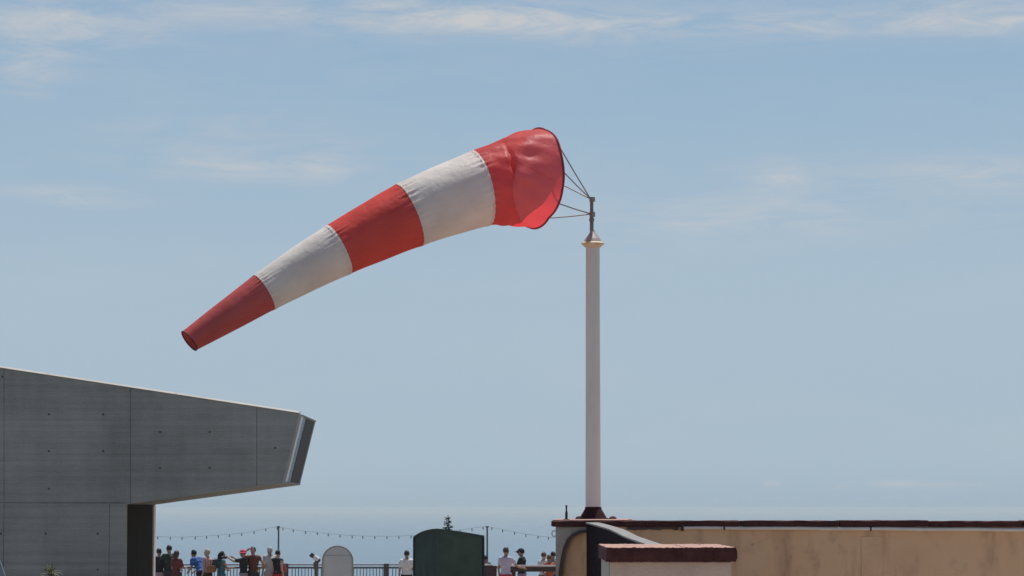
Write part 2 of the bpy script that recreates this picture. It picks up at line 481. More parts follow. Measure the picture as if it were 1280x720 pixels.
    bmesh.ops.create_cone(bm, cap_ends=True, segments=10, radius1=0.024, radius2=0.020, depth=0.012, matrix=Matrix.Rotation(PI / 2, 4, 'X'))
    bm.to_mesh(pm); bm.free(); pm.materials.append(mat('tie_hole_shade', (0.085, 0.083, 0.08), 0.9))
    holes = [(x, y) for x in (-8, 61, 129) for y in (518, 564, 611)] + [(3, 471)] + [(x, y) for x in (200, 262) for y in (540, 585)] + \
            [(x, 667) for x in (1, 57, 122)] + [(1, 712), (57, 712), (122, 712)]
    holes = [h for h in holes if h != (129, 611)] + [(344, 560)]
    for (x, y) in holes:
        p = P(x, y); place('tie_hole_disc', pm, root, True, (p.x, YN - 0.004, p.z))
concrete_building()

# ------------------------------------------------------------------ beige flat roofed building on the right
MAROON = mat('maroon_paint', (0.080, 0.029, 0.027), 0.8, 0.30, 9, 0.5, 30, spec=.2)
ROOFPINK = mat('pink_roof_screed', (0.42, 0.26, 0.21), 0.9, 0.15, 4, 0.3, 30)
YW = 33.0
def jitter(bm, amt, seed):
    r = random.Random(seed)
    for v in bm.verts:
        v.co += Vector((r.uniform(-1, 1), r.uniform(-1, 1), r.uniform(-1, 1))) * amt

def beige_building():
    root = empty('beige_building', (4, YW, 0), 'low beige stucco building with maroon coping and flat roof under the windsock mast', 'building')
    pL = at(695, 652, YW); pR = at(1400, 652, YW)
    zt = at(700, 658.5, YW).z
    rx = pL.x * (YW + 9) / YW + .25                      # the flank runs back to the right, out of sight
    plan = [(pL.x, YW), (pR.x, YW), (pR.x, YW + 9), (rx, YW + 9)]
    bm = bmesh.new(); prism(bm, [Vector((x_, y_, 0)) for x_, y_ in plan], (0, 0, zt))
    link('wall', bm, STUCCO, root)
    zc = at(700, 650.8, YW).z
    bm = bmesh.new(); prism(bm, [Vector((x_, y_, zt)) for x_, y_ in ((pL.x + .1, YW + .34), (pR.x, YW + .34), (pR.x, YW + 8.9), (rx + .05, YW + 8.9))], (0, 0, -.002 + .004))
    link('roof', bm, ROOFPINK, root)
    x0_, x1_ = at(691.5, 652, YW + .35).x, at(782, 652, YW + .35).x
    bm = bmesh.new(); prism(bm, [Vector((x_, y_, zt + .003)) for x_, y_ in ((x0_, YW + .345), (x1_, YW + .345), (x1_ + .2, YW + 4.0), (x0_ * 1.12 + .02, YW + 4.0))], (0, 0, zc + .003 - zt))
    link('mast_plinth', bm, ROOFPINK, root)
    # coping stones, each its own piece, with open joints and slightly uneven tops
    x = at(689.3, 652, YW).x; k = 0
    r = random.Random(3)
    while x < pR.x:
        w = r.uniform(.92, 1.08); dz = r.uniform(-.006, .006) + (0.006 if 850 < 640 + x / YW * F < 960 else 0)
        bm = bmesh.new(); box(bm, x + .0015, x + w - .0015, YW - .05, YW + .34, zt + .002, zc + dz, 0.012)
        bmesh.ops.subdivide_edges(bm, edges=[e for e in bm.edges if abs(e.verts[0].co.x - e.verts[1].co.x) > .5], cuts=9)
        jitter(bm, 0.004, k); k += 1
        link('coping_stone', bm, MAROON, root); x += w
    # white conduit clipped under the coping
    bm = bmesh.new()
    a, b = at(852, 659.6, YW), at(1400, 663, YW)
    N = 24
    tube(bm, [Vector((a.x + (b.x - a.x) * i / N, YW - .028, a.z + (b.z - a.z) * i / N + .002 * math.sin(i * 1.3))) for i in range(N + 1)], 0.020, 10)
    link('conduit', bm, mat('white_conduit', (0.76, 0.70, 0.62), 0.5, .08), root, smooth=True)
    for px in (853, 905, 1088):
        p = at(px, 660.5, YW); t = (px - 852) / 548
        z = a.z + (b.z - a.z) * t
        bm = bmesh.new(); k_ = 1.0 if px < 860 else .62; box(bm, p.x - .013 * k_, p.x + .013 * k_, YW - .053, YW - .001, z - .034 * k_, z + .034 * k_, .004)
        link('pipe_clip', bm, mat('dark_clip', (.05, .04, .04), .6), root)
    # an old repair: a slightly proud, paler strip of render
    p = at(1090, 700, YW); bm = bmesh.new(); box(bm, p.x - .11, p.x + .10, YW - .006, YW + .01, 0, zt - .10, .003)
    link('render_patch', bm, mat('patched_render', (0.79, 0.50, 0.30), .9, .08, 3, .3, 40), root)
    # loose dark flashing where the conduit stops
    bm = bmesh.new()
    p, q = at(784, 658.6, YW), at(848, 658.6, YW)
    n = 14; r = random.Random(11); pts_t = []; pts_b = []
    for i in range(n + 1):
        xx = p.x + (q.x - p.x) * i / n
        pts_t.append(Vector((xx, YW - .02, zt - .002))); pts_b.append(Vector((xx, YW - .02, zt - .022 - .016 * r.random())))
    prism(bm, pts_t + pts_b[::-1], (0, .018, 0))
    link('loose_flashing', bm, mat('old_flashing', (.11, .085, .08), .8, .3), root)
    # dark arched moulding and paler surround at the left end
    arch = []
    for (x_, y_) in ((697, 760), (699, 735), (700.5, 715), (702.5, 700), (705.5, 686), (710, 675.5), (716, 669), (724, 665.2), (733, 663.8), (752, 663.2)):
        arch.append(at(x_, y_, YW))
    def band(pts, w, d, name, m, off=0.0):
        bm = bmesh.new(); L = []; R = []
        for i, p in enumerate(pts):
            t = (pts[min(i + 1, len(pts) - 1)] - pts[max(i - 1, 0)]).normalized(); nn = Vector((-t.z, 0, t.x))
            L.append(p + nn * (w + off)); R.append(p + nn * off)
        n = len(pts)
        f = [[bm.verts.new(v + Vector((0, dy, 0))) for v in s] for s, dy in ((L, -d), (R, -d), (R, .0), (L, .0))]
        for i in range(n - 1):
            for a_, b_ in ((0, 1), (1, 2), (2, 3), (3, 0)): bm.faces.new((f[a_][i], f[a_][i + 1], f[b_][i + 1], f[b_][i]))
        bm.faces.new([f[k][0] for k in range(4)]); bm.faces.new([f[k][-1] for k in range(4)][::-1])
        return link(name, bm, m, root)
    band(arch, 0.036, 0.05, 'arch_moulding', mat('arch_dark_paint', (0.10, 0.075, 0.07), .8, .3, 12), -0.018)
    # surround: area outside the arch up to the coping
    bm = bmesh.new()
    outer = [Vector((p.x, YW, p.z)) for p in arch]
    corner = [Vector((arch[-1].x, YW, zt - .004)), Vector((pL.x - .0, YW, zt - .004)), Vector((pL.x, YW, arch[0].z))]
    d = Vector((0, -0.012, 0))
    vs = [bm.verts.new(v + d) for v in outer]; top = []
    for i, p in enumerate(outer):
        t = i / (len(outer) - 1)
        q = Vector((pL.x - .004, YW, p.z)) if i < 6 else Vector((pL.x - .004 + (outer[-1].x - pL.x) * ((i - 5.5) / (len(outer) - 6.5)), YW, zt - .004))
        top.append(bm.verts.new(q + d))
    cv = bm.verts.new(corner[1] + d + Vector((-.004, 0, 0)))
    for i in range(len(outer) - 1):
        if i == 5: bm.faces.new((vs[i], vs[i + 1], top[i + 1], cv, top[i]))
        else: bm.faces.new((vs[i], vs[i + 1], top[i + 1], top[i]))
    ge = bmesh.ops.extrude_face_region(bm, geom=list(bm.faces))
    bmesh.ops.translate(bm, vec=(0, .011, 0), verts=[v for v in ge['geom'] if isinstance(v, bmesh.types.BMVert)])
    link('arch_surround', bm, mat('grey_surround_paint', (0.46, 0.42, 0.37), .85, .22, 6, .3, 40), root)
    # small fixing plate and hook on the corner
    bm = bmesh.new(); p = at(709, 658, YW); box(bm, p.x - .05, p.x + .05, YW - .035, YW - .013, p.z - .014, p.z + .012, .003)
    link('fixing_plate', bm, mat('dull_green_plate', (.22, .24, .20), .6), root)
    bm = bmesh.new(); p = at(692.5, 667, YW)
    ring = [p + Vector((.022 * math.cos(t), -.0, .03 * math.sin(t))) for t in [2 * PI * i / 14 for i in range(13)]]
    tube(bm, ring + [Vector((pL.x + .01, YW + .0, p.z))], .006, 6)
    link('cable_hook', bm, mat('hook_metal', (.6, .6, .58), .4, metal=.3), root, smooth=True)
    return zc
ROOF_Z = beige_building() + .006

def rod_antenna():
    p = at(708, 651, 34.2); base = Vector((p.x, 34.2, ROOF_Z - .004))
    root = empty('rod_antenna', base, 'short thin black rod standing on the left end of the beige roof', 'antenna')
    tp = at(708, 631.5, 34.2)
    bm = bmesh.new(); lathe(bm, [(.009, .07), (.009, tp.z - base.z - .02), (.011, tp.z - base.z - .018), (.011, tp.z - base.z)], base, 10)
    black = mat('black_plastic', (.02, .02, .022), .5)
    link('rod', bm, black, root, smooth=False)
    bm = bmesh.new(); lathe(bm, [(.035, 0), (.035, .01), (.014, .012), (.014, .08), (.010, .09)], base, 12)
    link('rod_base', bm, black, root)
rod_antenna()

def stair_parapet():
    """dark sloping parapet that leaves the beige wall and comes towards the camera"""
    root = empty('sloping_parapet', (0.9, 30, 0), 'dark slate coloured sloping parapet wall with a curved pale grey top beside the pier', 'wall')
    prof = [(733, 653.0, 32.90), (740, 654.6, 32.4), (750, 657.4, 31.8), (762, 661.0, 31.0), (770, 664.6, 30.5), (780, 669.8, 29.9), (790, 673.6, 29.2), (801, 677.4, 28.4), (815, 682, 27.7)]
    P = []
    for (x, y, Y) in prof: P.append(at(x, y, Y))
    # left face plane: start at the wall and end nearer; build thickness to the right/back
    def strip(th0, th1, z0f, z1f, name, m, sx=0.0):
        bm = bmesh.new(); rows = []
        for i, p in enumerate(P):
            t = (P[min(i + 1, len(P) - 1)] - P[max(i - 1, 0)]); t.z = 0; t.normalize()
            nn = Vector((-t.y, t.x, 0)); nn = nn if nn.x > 0 else -nn       # to the right and back
            a = p + nn * th0; b = p + nn * th1
            rows.append([bm.verts.new((a.x, a.y, z0f(p))), bm.verts.new((a.x, a.y, z1f(p))), bm.verts.new((b.x, b.y, z1f(p))), bm.verts.new((b.x, b.y, z0f(p)))])
        for r0, r1 in zip(rows, rows[1:]):
            for k in range(4): bm.faces.new((r0[k], r0[(k + 1) % 4], r1[(k + 1) % 4], r1[k]))
        bm.faces.new(rows[0]); bm.faces.new(rows[-1][::-1])
        return link(name, bm, m, root)
    strip(0.0, 0.115, lambda p: 0.0, lambda p: p.z - .016, 'wall', mat('slate_paint', (0.016, 0.013, 0.018), .9, .18, 5, .3, 25, spec=.05))
    strip(-0.008, 0.123, lambda p: p.z - .015, lambda p: p.z, 'coping', mat('pale_grey_coping', (0.25, 0.25, 0.245), .85, .15, 6, .3, 30))
stair_parapet()

def brick_pier():
    YF_, YB = 25.0, 27.3
    root = empty('gate_pier', (1.25, 26, 0), 'pink rendered pier with a thick rough maroon cap in front of the beige wall', 'pier')
    l, r = at(757, 684.5, YF_).x, at(922, 684.5, YF_).x
    zt, zb = at(800, 684.3, YF_).z, at(800, 702.2, YF_).z
    bl, br = at(762.5, 702, YF_).x, at(914, 702, YF_).x
    bm = bmesh.new(); box(bm, bl, br, YF_ + .05, YB - .05, 0, zb, .008)
    pink = mat('pink_render', (0.64, 0.485, 0.395), .9, .10, 3, .4, 40, col2=(.69, .535, .44))
    link('pier_body', bm, pink, root)
    bm = bmesh.new(); box(bm, bl - .006, bl - .001, YF_ + .06, YB - .06, 0, zb - .004)
    link('side_facing', bm, mat('pale_grey_render', (0.40, 0.40, 0.37), .9, .12, 4), root)
    # cap: five thick tiles side by side, with chipped front edges
    n = 5; rr = random.Random(5)
    xs = [l + (r - l) * i / n + (rr.uniform(-.02, .02) if 0 < i < n else 0) for i in range(n + 1)]
    for i in range(n):
        bm = bmesh.new(); dz = rr.uniform(-.0012, .0012)
        box(bm, xs[i] + .0007, xs[i + 1] - .0007, YF_, YB, zb, zt + dz)
        bmesh.ops.subdivide_edges(bm, edges=bm.edges[:], cuts=11, use_grid_fill=True)
        for v in bm.verts:
            ends = (v.co.y < YF_ + .01) and (v.co.z > zt - .03 or v.co.z < zb + .02)
            v.co += Vector((0, rr.uniform(0, .006) if ends else 0, (rr.uniform(-.004, .0015) if ends else rr.uniform(-.002, .002))))
            if i == n - 1 and v.co.x > xs[-1] - .01:             # worn outer corner
                v.co.x -= .016 * min(1, abs(v.co.z - (zt + zb) / 2) / ((zt - zb) / 2)) ** 3 + rr.uniform(0, .002)
            if i == 0 and v.co.x < xs[0] + .01: v.co.x += rr.uniform(0, .008)
        me = link('cap_tile', bm, [MAROON, ROOFPINK], root)
        for p in me.data.polygons:
            if p.normal.z > .7 and abs(p.center.z - zt) < .03: p.material_index = 1
brick_pier()

# ------------------------------------------------------------------ windsock mast
YP = 36.0
PX = 741.5
def mast():
    base = at(PX, 650, YP); base.z = ROOF_Z - .004
    root = empty('windsock_mast', base, 'white painted round windsock mast with dark maroon foot on the beige roof', 'mast')
    z = lambda y: at(PX, y, YP).z - base.z
    white = mat('mast_white_paint', (0.66, 0.645, 0.595), .6, .07, 2.0, stretch=(3, 3, .6), col2=(.71, .695, .65))
    s = YP / F
    bm = bmesh.new(); lathe(bm, [(9.6 * s, z(636)), (9.2 * s, z(500)), (8.7 * s, z(306.5))], base, 32)
    link('pole', bm, white, root, smooth=True)
    bm = bmesh.new(); lathe(bm, [(21 * s, 0.0), (21 * s, .012), (17.0 * s, .016), (14.5 * s, z(643)), (10.6 * s, z(636.5)), (10.2 * s, z(634)), (9.7 * s, z(633.5))], base, 28)
    link('mast_foot', bm, mat('maroon_foot_paint', (.04, .013, .015), .85, .3, 8, .3, 30, spec=.15), root)
    cream = mat('cream_collar', (.60, .49, .33), .6, .15, 9)
    bm = bmesh.new(); lathe(bm, [(8.6 * s, z(310)), (10.5 * s, z(308.5)), (14 * s, z(305.5)), (14.3 * s, z(304)), (11.5 * s, z(302.2)), (10.6 * s, z(301.6))], base, 28)
    link('collar', bm, cream, root)
    grey = mat('galvanised_cap', (.40, .36, .33), .55, .2, 20, metal=.3)
    bm = bmesh.new(); lathe(bm, [(11.2 * s, z(301.6)), (9.5 * s, z(298.5)), (5 * s, z(292.5)), (3.0 * s, z(289.5)), (2.6 * s, z(288))], base, 24)
    link('conical_cap', bm, grey, root)
    steel = mat('weathered_steel', (.22, .21, .21), .5, .25, 30, metal=.6)
    bm = bmesh.new(); lathe(bm, [(2.4 * s, z(290)), (2.4 * s, z(277)), (3.2 * s, z(276.8)), (3.2 * s, z(272.5)), (2.2 * s, z(272.3)), (2.2 * s, z(247.5))], base + Vector((-1.2 * s, 0, 0)), 14)
    link('spindle', bm, steel, root)
    for dx in (-17.5, 24.5):                       # domed anchor caps beside the foot
        bm = bmesh.new(); c = base + Vector((dx * s, .02, 0))
        lathe(bm, [(5.0 * s, 0), (4.8 * s, 1.4 * s), (3.6 * s, 3.0 * s), (1.6 * s, 4.0 * s), (.2 * s, 4.2 * s)], c, 14)
        link('anchor_cap', bm, MAROON, root, smooth=True)
mast()

# ------------------------------------------------------------------ the windsock
def windsock():
    s0 = YP / F
    # stations: top pixel, bottom pixel, bulge (sine of the tilt towards the camera)
    ST = [((673, 161.5), (671, 285.0), .52), ((645, 167.5), (648, 281.0), .42), ((618, 178.5), (628, 279.5), .34), ((588, 190), (612, 281.5), .30),
          ((540, 209), (569, 293), .27), ((495, 231), (529.5, 306), .26), ((450, 256), (483, 323.5), .26), ((406, 283.5), (437.5, 342), .26),
          ((362, 312), (391, 363.5), .26), ((318, 344), (344.5, 386), .27), ((271, 380), (294, 412.5), .28), ((227.5, 415), (246, 437.5), .30)]
    n = len(ST)
    def cr(p0, p1, p2, p3, t):
        return 0.5 * ((2 * p1) + (-p0 + p2) * t + (2 * p0 - 5 * p1 + 4 * p2 - p3) * t * t + (-p0 + 3 * p1 - 3 * p2 + p3) * t ** 3)
    def station(u):
        i = min(int(u), n - 2); t = u - i
        g = lambda k: ST[max(0, min(n - 1, k))]
        vals = []
        for f in (lambda q: q[0][0], lambda q: q[0][1], lambda q: q[1][0], lambda q: q[1][1], lambda q: q[2]):
            vals.append(cr(f(g(i - 1)), f(g(i)), f(g(i + 1)), f(g(i + 2)), t))
        return vals
    # depth along the sock
    SUB = 22
    us = [k / SUB for k in range((n - 1) * SUB + 1)]
    Y = YP - 0.30; depth = []
    prev = None
    for u in us:
        v = station(u); c = Vector(((v[0] + v[2]) / 2, (v[1] + v[3]) / 2))
        if prev is not None:
            dl = (c - prev[0]).length * Y / F
            sb = (v[4] + prev[1]) / 2
            Y -= dl * sb / math.sqrt(1 - sb * sb)
        depth.append(Y); prev = (c, v[4])
    NT = 160
    rnd = random.Random(21)
    ph = [rnd.uniform(0, 6.28) for _ in range(30)]
    seams = [3, 5, 7, 9]
    def ring(u, Yd, grow=0.0):
        v = station(u)
        T, B = at(v[0], v[1], Yd), at(v[2], v[3], Yd)
        C = (T + B) / 2; R = (T - B).length / 2; U = (T - B).normalized()
        ax = Vector((0, -1, 0)).cross(U); ax.normalize()
        if ax.x < 0: ax = -ax                        # in-plane normal pointing to the mouth (right)
        b = v[4]; V = Vector((0, -1, 0)) * math.sqrt(1 - b * b) + ax * b
        pts = []
        for k in range(NT):
            th = 2 * PI * k / NT
            w = 0.0
            ds = min(abs(u - q) for q in seams)
            # gathers radiating from each seam, dying out along the band
            gat = math.exp(-ds * 6.5) * (1 - math.exp(-ds * 60))
            w += gat * 0.024 * (math.sin(th * 31 + ph[0] + 1.7 * math.sin(u * 3)) + .6 * math.sin(th * 47 + ph[1]))
            # broad soft billows
            w += 0.010 * math.sin(th * 3 + u * 1.7 + ph[2]) * math.sin(u * 1.3 + ph[3])
            w += 0.004 * math.sin(th * 7 - u * 2.4 + ph[4]) + 0.003 * math.sin(th * 5 + u * 5.1 + ph[5])
            # loose cloth on the first band: slack folds behind the hoop
            if u < 3:
                m = u * (3 - u) / 2.25
                w += m * (0.030 * math.sin(th * 4 + ph[6] + u * 1.2) + 0.021 * math.sin(th * 9 + ph[7] - u * 2.2) + .013 * math.sin(th * 15 + u * 4 + ph[8]))
                # one deep pleat running from the hoop on the near side
                dth = (th - 1.05); fold = math.exp(-(dth / .10) ** 2) * math.exp(-((u - 1.25) / .55) ** 2)
                w -= 0.015 * fold
                # cloth bulges over the far side of the hoop and tucks in behind it
                win = math.exp(-((th - 1.35) / .55) ** 2)
                w += win * (0.040 * math.exp(-((u - 1.55) / .25) ** 2) - 0.085 * math.exp(-((u - 1.86) / .09) ** 2))
                dth2 = (th - 2.6); w -= 0.03 * math.exp(-(dth2 / .12) ** 2) * math.exp(-((u - .6) / .7) ** 2)
            # the hoop end is laced at eight points, so the mouth is slightly polygonal
            if u < .6: w -= (1 - u / .6) * 0.022 * (1 - abs(math.cos(4 * th + .4))) 
            # the wire hoop is bent out of true
            if u < 1.5: w += (1 - u / 1.5) * (0.022 * math.sin(2 * th + .6) + 0.018 * math.sin(3 * th + 2.1) + .010 * math.sin(5 * th + 4.0))
            # frayed, pinched tail
            if u > 10.6: w += (u - 10.6) * .03 * math.sin(th * 5 + ph[9])
            rr = R * (1 + w) + grow
            pts.append(C + (U * math.cos(th) + V * math.sin(th)) * rr)
        return pts, C, U, V, R
    hub = at(PX - 1.2, 258, YP)
    root = empty('windsock', hub, 'red and white striped windsock blown out to the left of the mast', 'windsock')
    red = fabric_mat('red_sock_cloth', (0.66, 0.085, 0.07), (0.55, 0.025, 0.03), .17, .03)
    redm = fabric_mat('faded_red_sock_cloth', (0.62, 0.115, 0.11), (0.82, 0.045, 0.06), .42, .085)
    redt = fabric_mat('dull_red_sock_cloth', (0.50, 0.10, 0.095), (0.44, 0.045, 0.045), .14, .02)
    white = fabric_mat('white_sock_cloth', (0.75, 0.71, 0.66), (0.66, 0.57, 0.53), .19, .015)
    stitch_r = mat('dark_red_hem', (.20, .03, .035), .8); stitch_w = mat('white_hem', (.72, .69, .66), .8)
    bands = [(0, 3, redm, 'faded red mouth band with slack folds'), (3, 5, white, 'wide white band'), (5, 7, red, 'middle red band'), (7, 9, white, 'narrow white band'), (9, 11, redt, 'dull red tail band with open end')]
    for (u0, u1, m, lab) in bands:
        idx = [i for i, u in enumerate(us) if u0 <= u <= u1]
        bm = bmesh.new(); rows = []
        for i in idx:
            pts = ring(us[i], depth[i])[0]; rows.append([bm.verts.new(p) for p in pts])
        for a, b in zip(rows, rows[1:]):
            for k in range(NT): bm.faces.new((a[k], a[(k + 1) % NT], b[(k + 1) % NT], b[k]))
        o = link('fabric_band', bm, m, root, smooth=True); o['label'] = lab
        # hem on the tail-ward end of the band
        if u1 < 11:
            bm = bmesh.new(); rows = []
            for du in (-.035, .0, .035):
                u = u1 + du; i = min(range(len(us)), key=lambda q: abs(us[q] - u))
                Yd = depth[i] + (depth[min(i + 1, len(us) - 1)] - depth[i]) * (u - us[i]) * SUB
                rows.append([bm.verts.new(p) for p in ring(u, Yd, .004)[0]])
            for a, b in zip(rows, rows[1:]):
                for k in range(NT): bm.faces.new((a[k], a[(k + 1) % NT], b[(k + 1) % NT], b[k]))
            h = link('hem', bm, white if m is not white else m, None, smooth=True)
            h.parent = o; h.location = (0, 0, 0)
    # wire hoop at the mouth, hem round it
    pts, C, U, V, R = ring(0, depth[0])
    bm = bmesh.new(); tube(bm, pts + [pts[0], pts[1]], .013, 8, cap=False)
    link('mouth_hoop', bm, mat('hoop_dark_red', (.24, .03, .045), .8), root, smooth=True)
    # tail hem
    ptsT = ring(n - 1, depth[-1])[0]
    bm = bmesh.new(); tube(bm, ptsT + [ptsT[0], ptsT[1]], .007, 6, cap=False)
    link('tail_hem', bm, mat('tail_dark_hem', (.07, .02, .025), .8), root, smooth=True)
    # arms from the swivel to the hoop
    steel = mat('arm_steel', (.26, .25, .235), .55, .2, 30, metal=.5)
    top, low = at(738, 248.5, YP), at(739, 267.5, YP)
    Q = lambda th: C + (U * math.cos(th) + V * math.sin(th)) * R * .985
    for a, th in ((top, .92), (top, 1.52), (low, 2.18), (low, 2.58), (top, -1.1)):
        bm = bmesh.new(); tube(bm, [a, a.lerp(Q(th), .5) + Vector((0, 0, -.004)), Q(th)], .0072, 7)
        link('hoop_arm', bm, steel, root, smooth=True)
    # swivel bearing sleeves
    s = s0
    for y0, y1 in ((252, 246.5), (271, 265)):
        z0, z1 = at(PX, y0, YP).z, at(PX, y1, YP).z
        bm = bmesh.new(); lathe(bm, [(3.6 * s, 0), (3.6 * s, z1 - z0)], Vector((hub.x, YP, z0)), 14)
        link('swivel_sleeve', bm, steel, root)
windsock()

# ------------------------------------------------------------------ terrace furniture
YR = 104.0
def iron_railing():
    x0, x1 = at(140, 700, YR).x, at(612, 700, YR).x
    zt, z2 = at(300, 704.8, YR).z, at(300, 709.2, YR).z
    root = empty('iron_railing', ((x0 + x1) / 2, YR, 0), 'long grey metal railing with thin upright bars at the terrace edge', 'railing')
    dk = mat('railing_dark_paint', (.13, .135, .15), .6, .15); lt = mat('railing_pale_paint', (.36, .38, .40), .5, .15)
    bm = bmesh.new(); box(bm, x0, x1, YR - .04, YR + .04, zt - .055, zt, .012); link('top_rail', bm, lt, root)
    bm = bmesh.new(); box(bm, x0, x1, YR - .03, YR + .03, z2 - .04, z2 + .02, .006); link('lower_rail', bm, dk, root)
    bm = bmesh.new(); box(bm, x0, x1, YR - .03, YR + .03, .10, .15, .006); link('bottom_rail', bm, dk, root)
    me = bpy.data.meshes.new('baluster'); bm = bmesh.new(); box(bm, -.014, .014, -.014, .014, 0.152, z2 - .042); bm.to_mesh(me); bm.free(); me.materials.append(mat('baluster_paint', (.20, .22, .25), .55, .15))
    x = x0 + .06; px = [at(p, 700, YR).x for p in (357.5, 483)]
    while x < x1:
        if min(abs(x - q) for q in px) > .11: place('baluster', me, root, True, (x, YR, 0))
        x += .105
    brown = mat('post_brown', (.11, .08, .065), .8, .25, 8)
    for q in px + [at(250, 700, YR).x, at(170, 700, YR).x]:
        bm = bmesh.new(); box(bm, q - .085, q + .085, YR - .095, YR - .045, 0, zt + .01, .012); link('post', bm, brown, root)
iron_railing()

def timber_barrier():
    Yb = 97.0
    zt, zb = at(650, 706.3, Yb).z, at(650, 714.6, Yb).z
    xa, xb = at(608, 700, Yb).x, at(705, 700, Yb).x
    root = empty('timber_barrier', (0, Yb, 0), 'dark brown timber barrier beam with a pale weathered top right of the green kiosk', 'barrier')
    br = mat('dark_timber', (.075, .05, .042), .8, .3, 6, .3, 20, stretch=(.4, 1, 3)); pale = mat('weathered_top', (.52, .47, .45), .7, .15, 8)
    x1 = at(638, 700, Yb).x
    bm = bmesh.new(); box(bm, x1, xb, Yb - .06, Yb + .06, zb, zt - .055, .012); link('beam', bm, br, root)
    bm = bmesh.new(); box(bm, x1 - .02, xb, Yb - .09, Yb + .09, zt - .054, zt, .012); link('hand_rail', bm, pale, root)
    bm = bmesh.new(); box(bm, xa + .3, x1 - .022, Yb - .045, Yb + .045, zt - .10, zt - .03, .012); link('hand_rail', bm, mat('grey_rail', (.33, .31, .33), .6), root)
    for px, w in ((614.5, .155), (640.5, .10), (700, .12)):
        q = at(px, 700, Yb).x
        bm = bmesh.new(); box(bm, q - w, q + w, Yb - .10, Yb + .10, 0, zt - .06 if px > 630 else zt - .02, .015); link('post', bm, br, root)
        if px < 630:
            bm = bmesh.new(); box(bm, q - w - .06, q + w * .2, Yb - .11, Yb + .11, zt - .018, zt + .03, .015); link('post_cap', bm, pale, root)
timber_barrier()

def telescope():
    Yt = 100.0
    c = at(395, 700, Yt)
    root = empty('coin_telescope', (c.x, Yt, 0), 'coin operated viewing telescope tilted up to the left on a brown post', 'telescope')
    z = at(395, 701, Yt).z
    dk = mat('telescope_dark', (.035, .035, .045), .5); pale = mat('telescope_pale', (.62, .63, .66), .4)
    st = mat('telescope_stand', (.12, .105, .08), .7, .2)
    bm = bmesh.new(); lathe(bm, [(.20, 0), (.20, .03), (.055, .05), (.05, z - .28)], (c.x, Yt, 0), 16); link('stand', bm, st, root)
    bm = bmesh.new(); box(bm, c.x - .075, c.x + .075, Yt - .09, Yt + .09, z - .28, z - .04, .02); link('coin_box', bm, st, root)
    bm = bmesh.new(); box(bm, c.x - .03, c.x + .06, Yt - .06, Yt + .06, z - .04, z + .06, .012); link('yoke', bm, dk, root)
    a, b = at(399, 701, Yt), at(388.5, 693, Yt)
    d = (b - a)
    bm = bmesh.new(); tube(bm, [a + d * .10, a + d * .14, a + d * .62, a + d * .66], [.06, .085, .085, .06], 14); link('barrel', bm, pale, root)
    bm = bmesh.new(); tube(bm, [a + d * .66, a + d * .7, a + d * 1.0, a + d * 1.04], [.05, .07, .075, .06], 14); link('lens_hood', bm, dk, root)
    bm = bmesh.new(); tube(bm, [a - d * .08, a + d * .1], [.055, .06], 12); link('eyepiece', bm, dk, root)
    p = at(392.4, 693.6, Yt); bm = bmesh.new(); box(bm, p.x - .03, p.x + .03, Yt - .03, Yt + .03, p.z - .05, p.z + .02, .01); link('sight', bm, dk, root)
telescope()

def arched_board():
    Yb = 80.0
    s = Yb / F
    c = at(422, 700, Yb)
    root = empty('arched_board', (c.x, Yb, 0), 'plain grey round topped board standing in front of the railing', 'board')
    w = 19.6 * s; top = at(422, 682, Yb).z
    def outline(k):
        W_ = w - k; sp = at(422, 701.0, Yb).z; H = top - k - sp
        p = [Vector((c.x - W_, Yb, .05 + k)), ]
        N = 28
        p += [Vector((c.x - W_ * math.cos(PI * i / N), Yb, sp + H * math.sin(PI * i / N))) for i in range(N + 1)]
        p += [Vector((c.x + W_, Yb, .05 + k))]
        return p
    gm = mat('grey_board_paint', (.52, .525, .52), .7, .08, 2.5, .12, 12); fm = mat('grey_board_frame', (.30, .30, .29), .6, .12)
    bm = bmesh.new(); prism(bm, outline(.035), (0, .06, 0)); link('panel', bm, gm, root)
    bm = bmesh.new(); o, i = outline(0), outline(.036)
    vs = [[bm.verts.new(v + Vector((0, dy, 0))) for v in L] for L, dy in ((o, -.015), (i, -.015), (i, .075), (o, .075))]
    n = len(o)
    for k in range(n):
        for a in range(4): bm.faces.new((vs[a][k], vs[a][(k + 1) % n], vs[(a + 1) % 4][(k + 1) % n], vs[(a + 1) % 4][k]))
    link('rim', bm, fm, root)
    z = at(422, 694.5, Yb).z
    bm = bmesh.new(); box(bm, c.x - w + .04, c.x + w - .04, Yb - .006, Yb - .0005, z - .006, z + .006); link('cross_seam', bm, fm, root)
    for sx in (-1, 1):
        bm = bmesh.new(); box(bm, c.x + sx * w * .7 - .05, c.x + sx * w * .7 + .05, Yb - .25, Yb + .35, 0, .05, .01); link('foot', bm, fm, root)
arched_board()

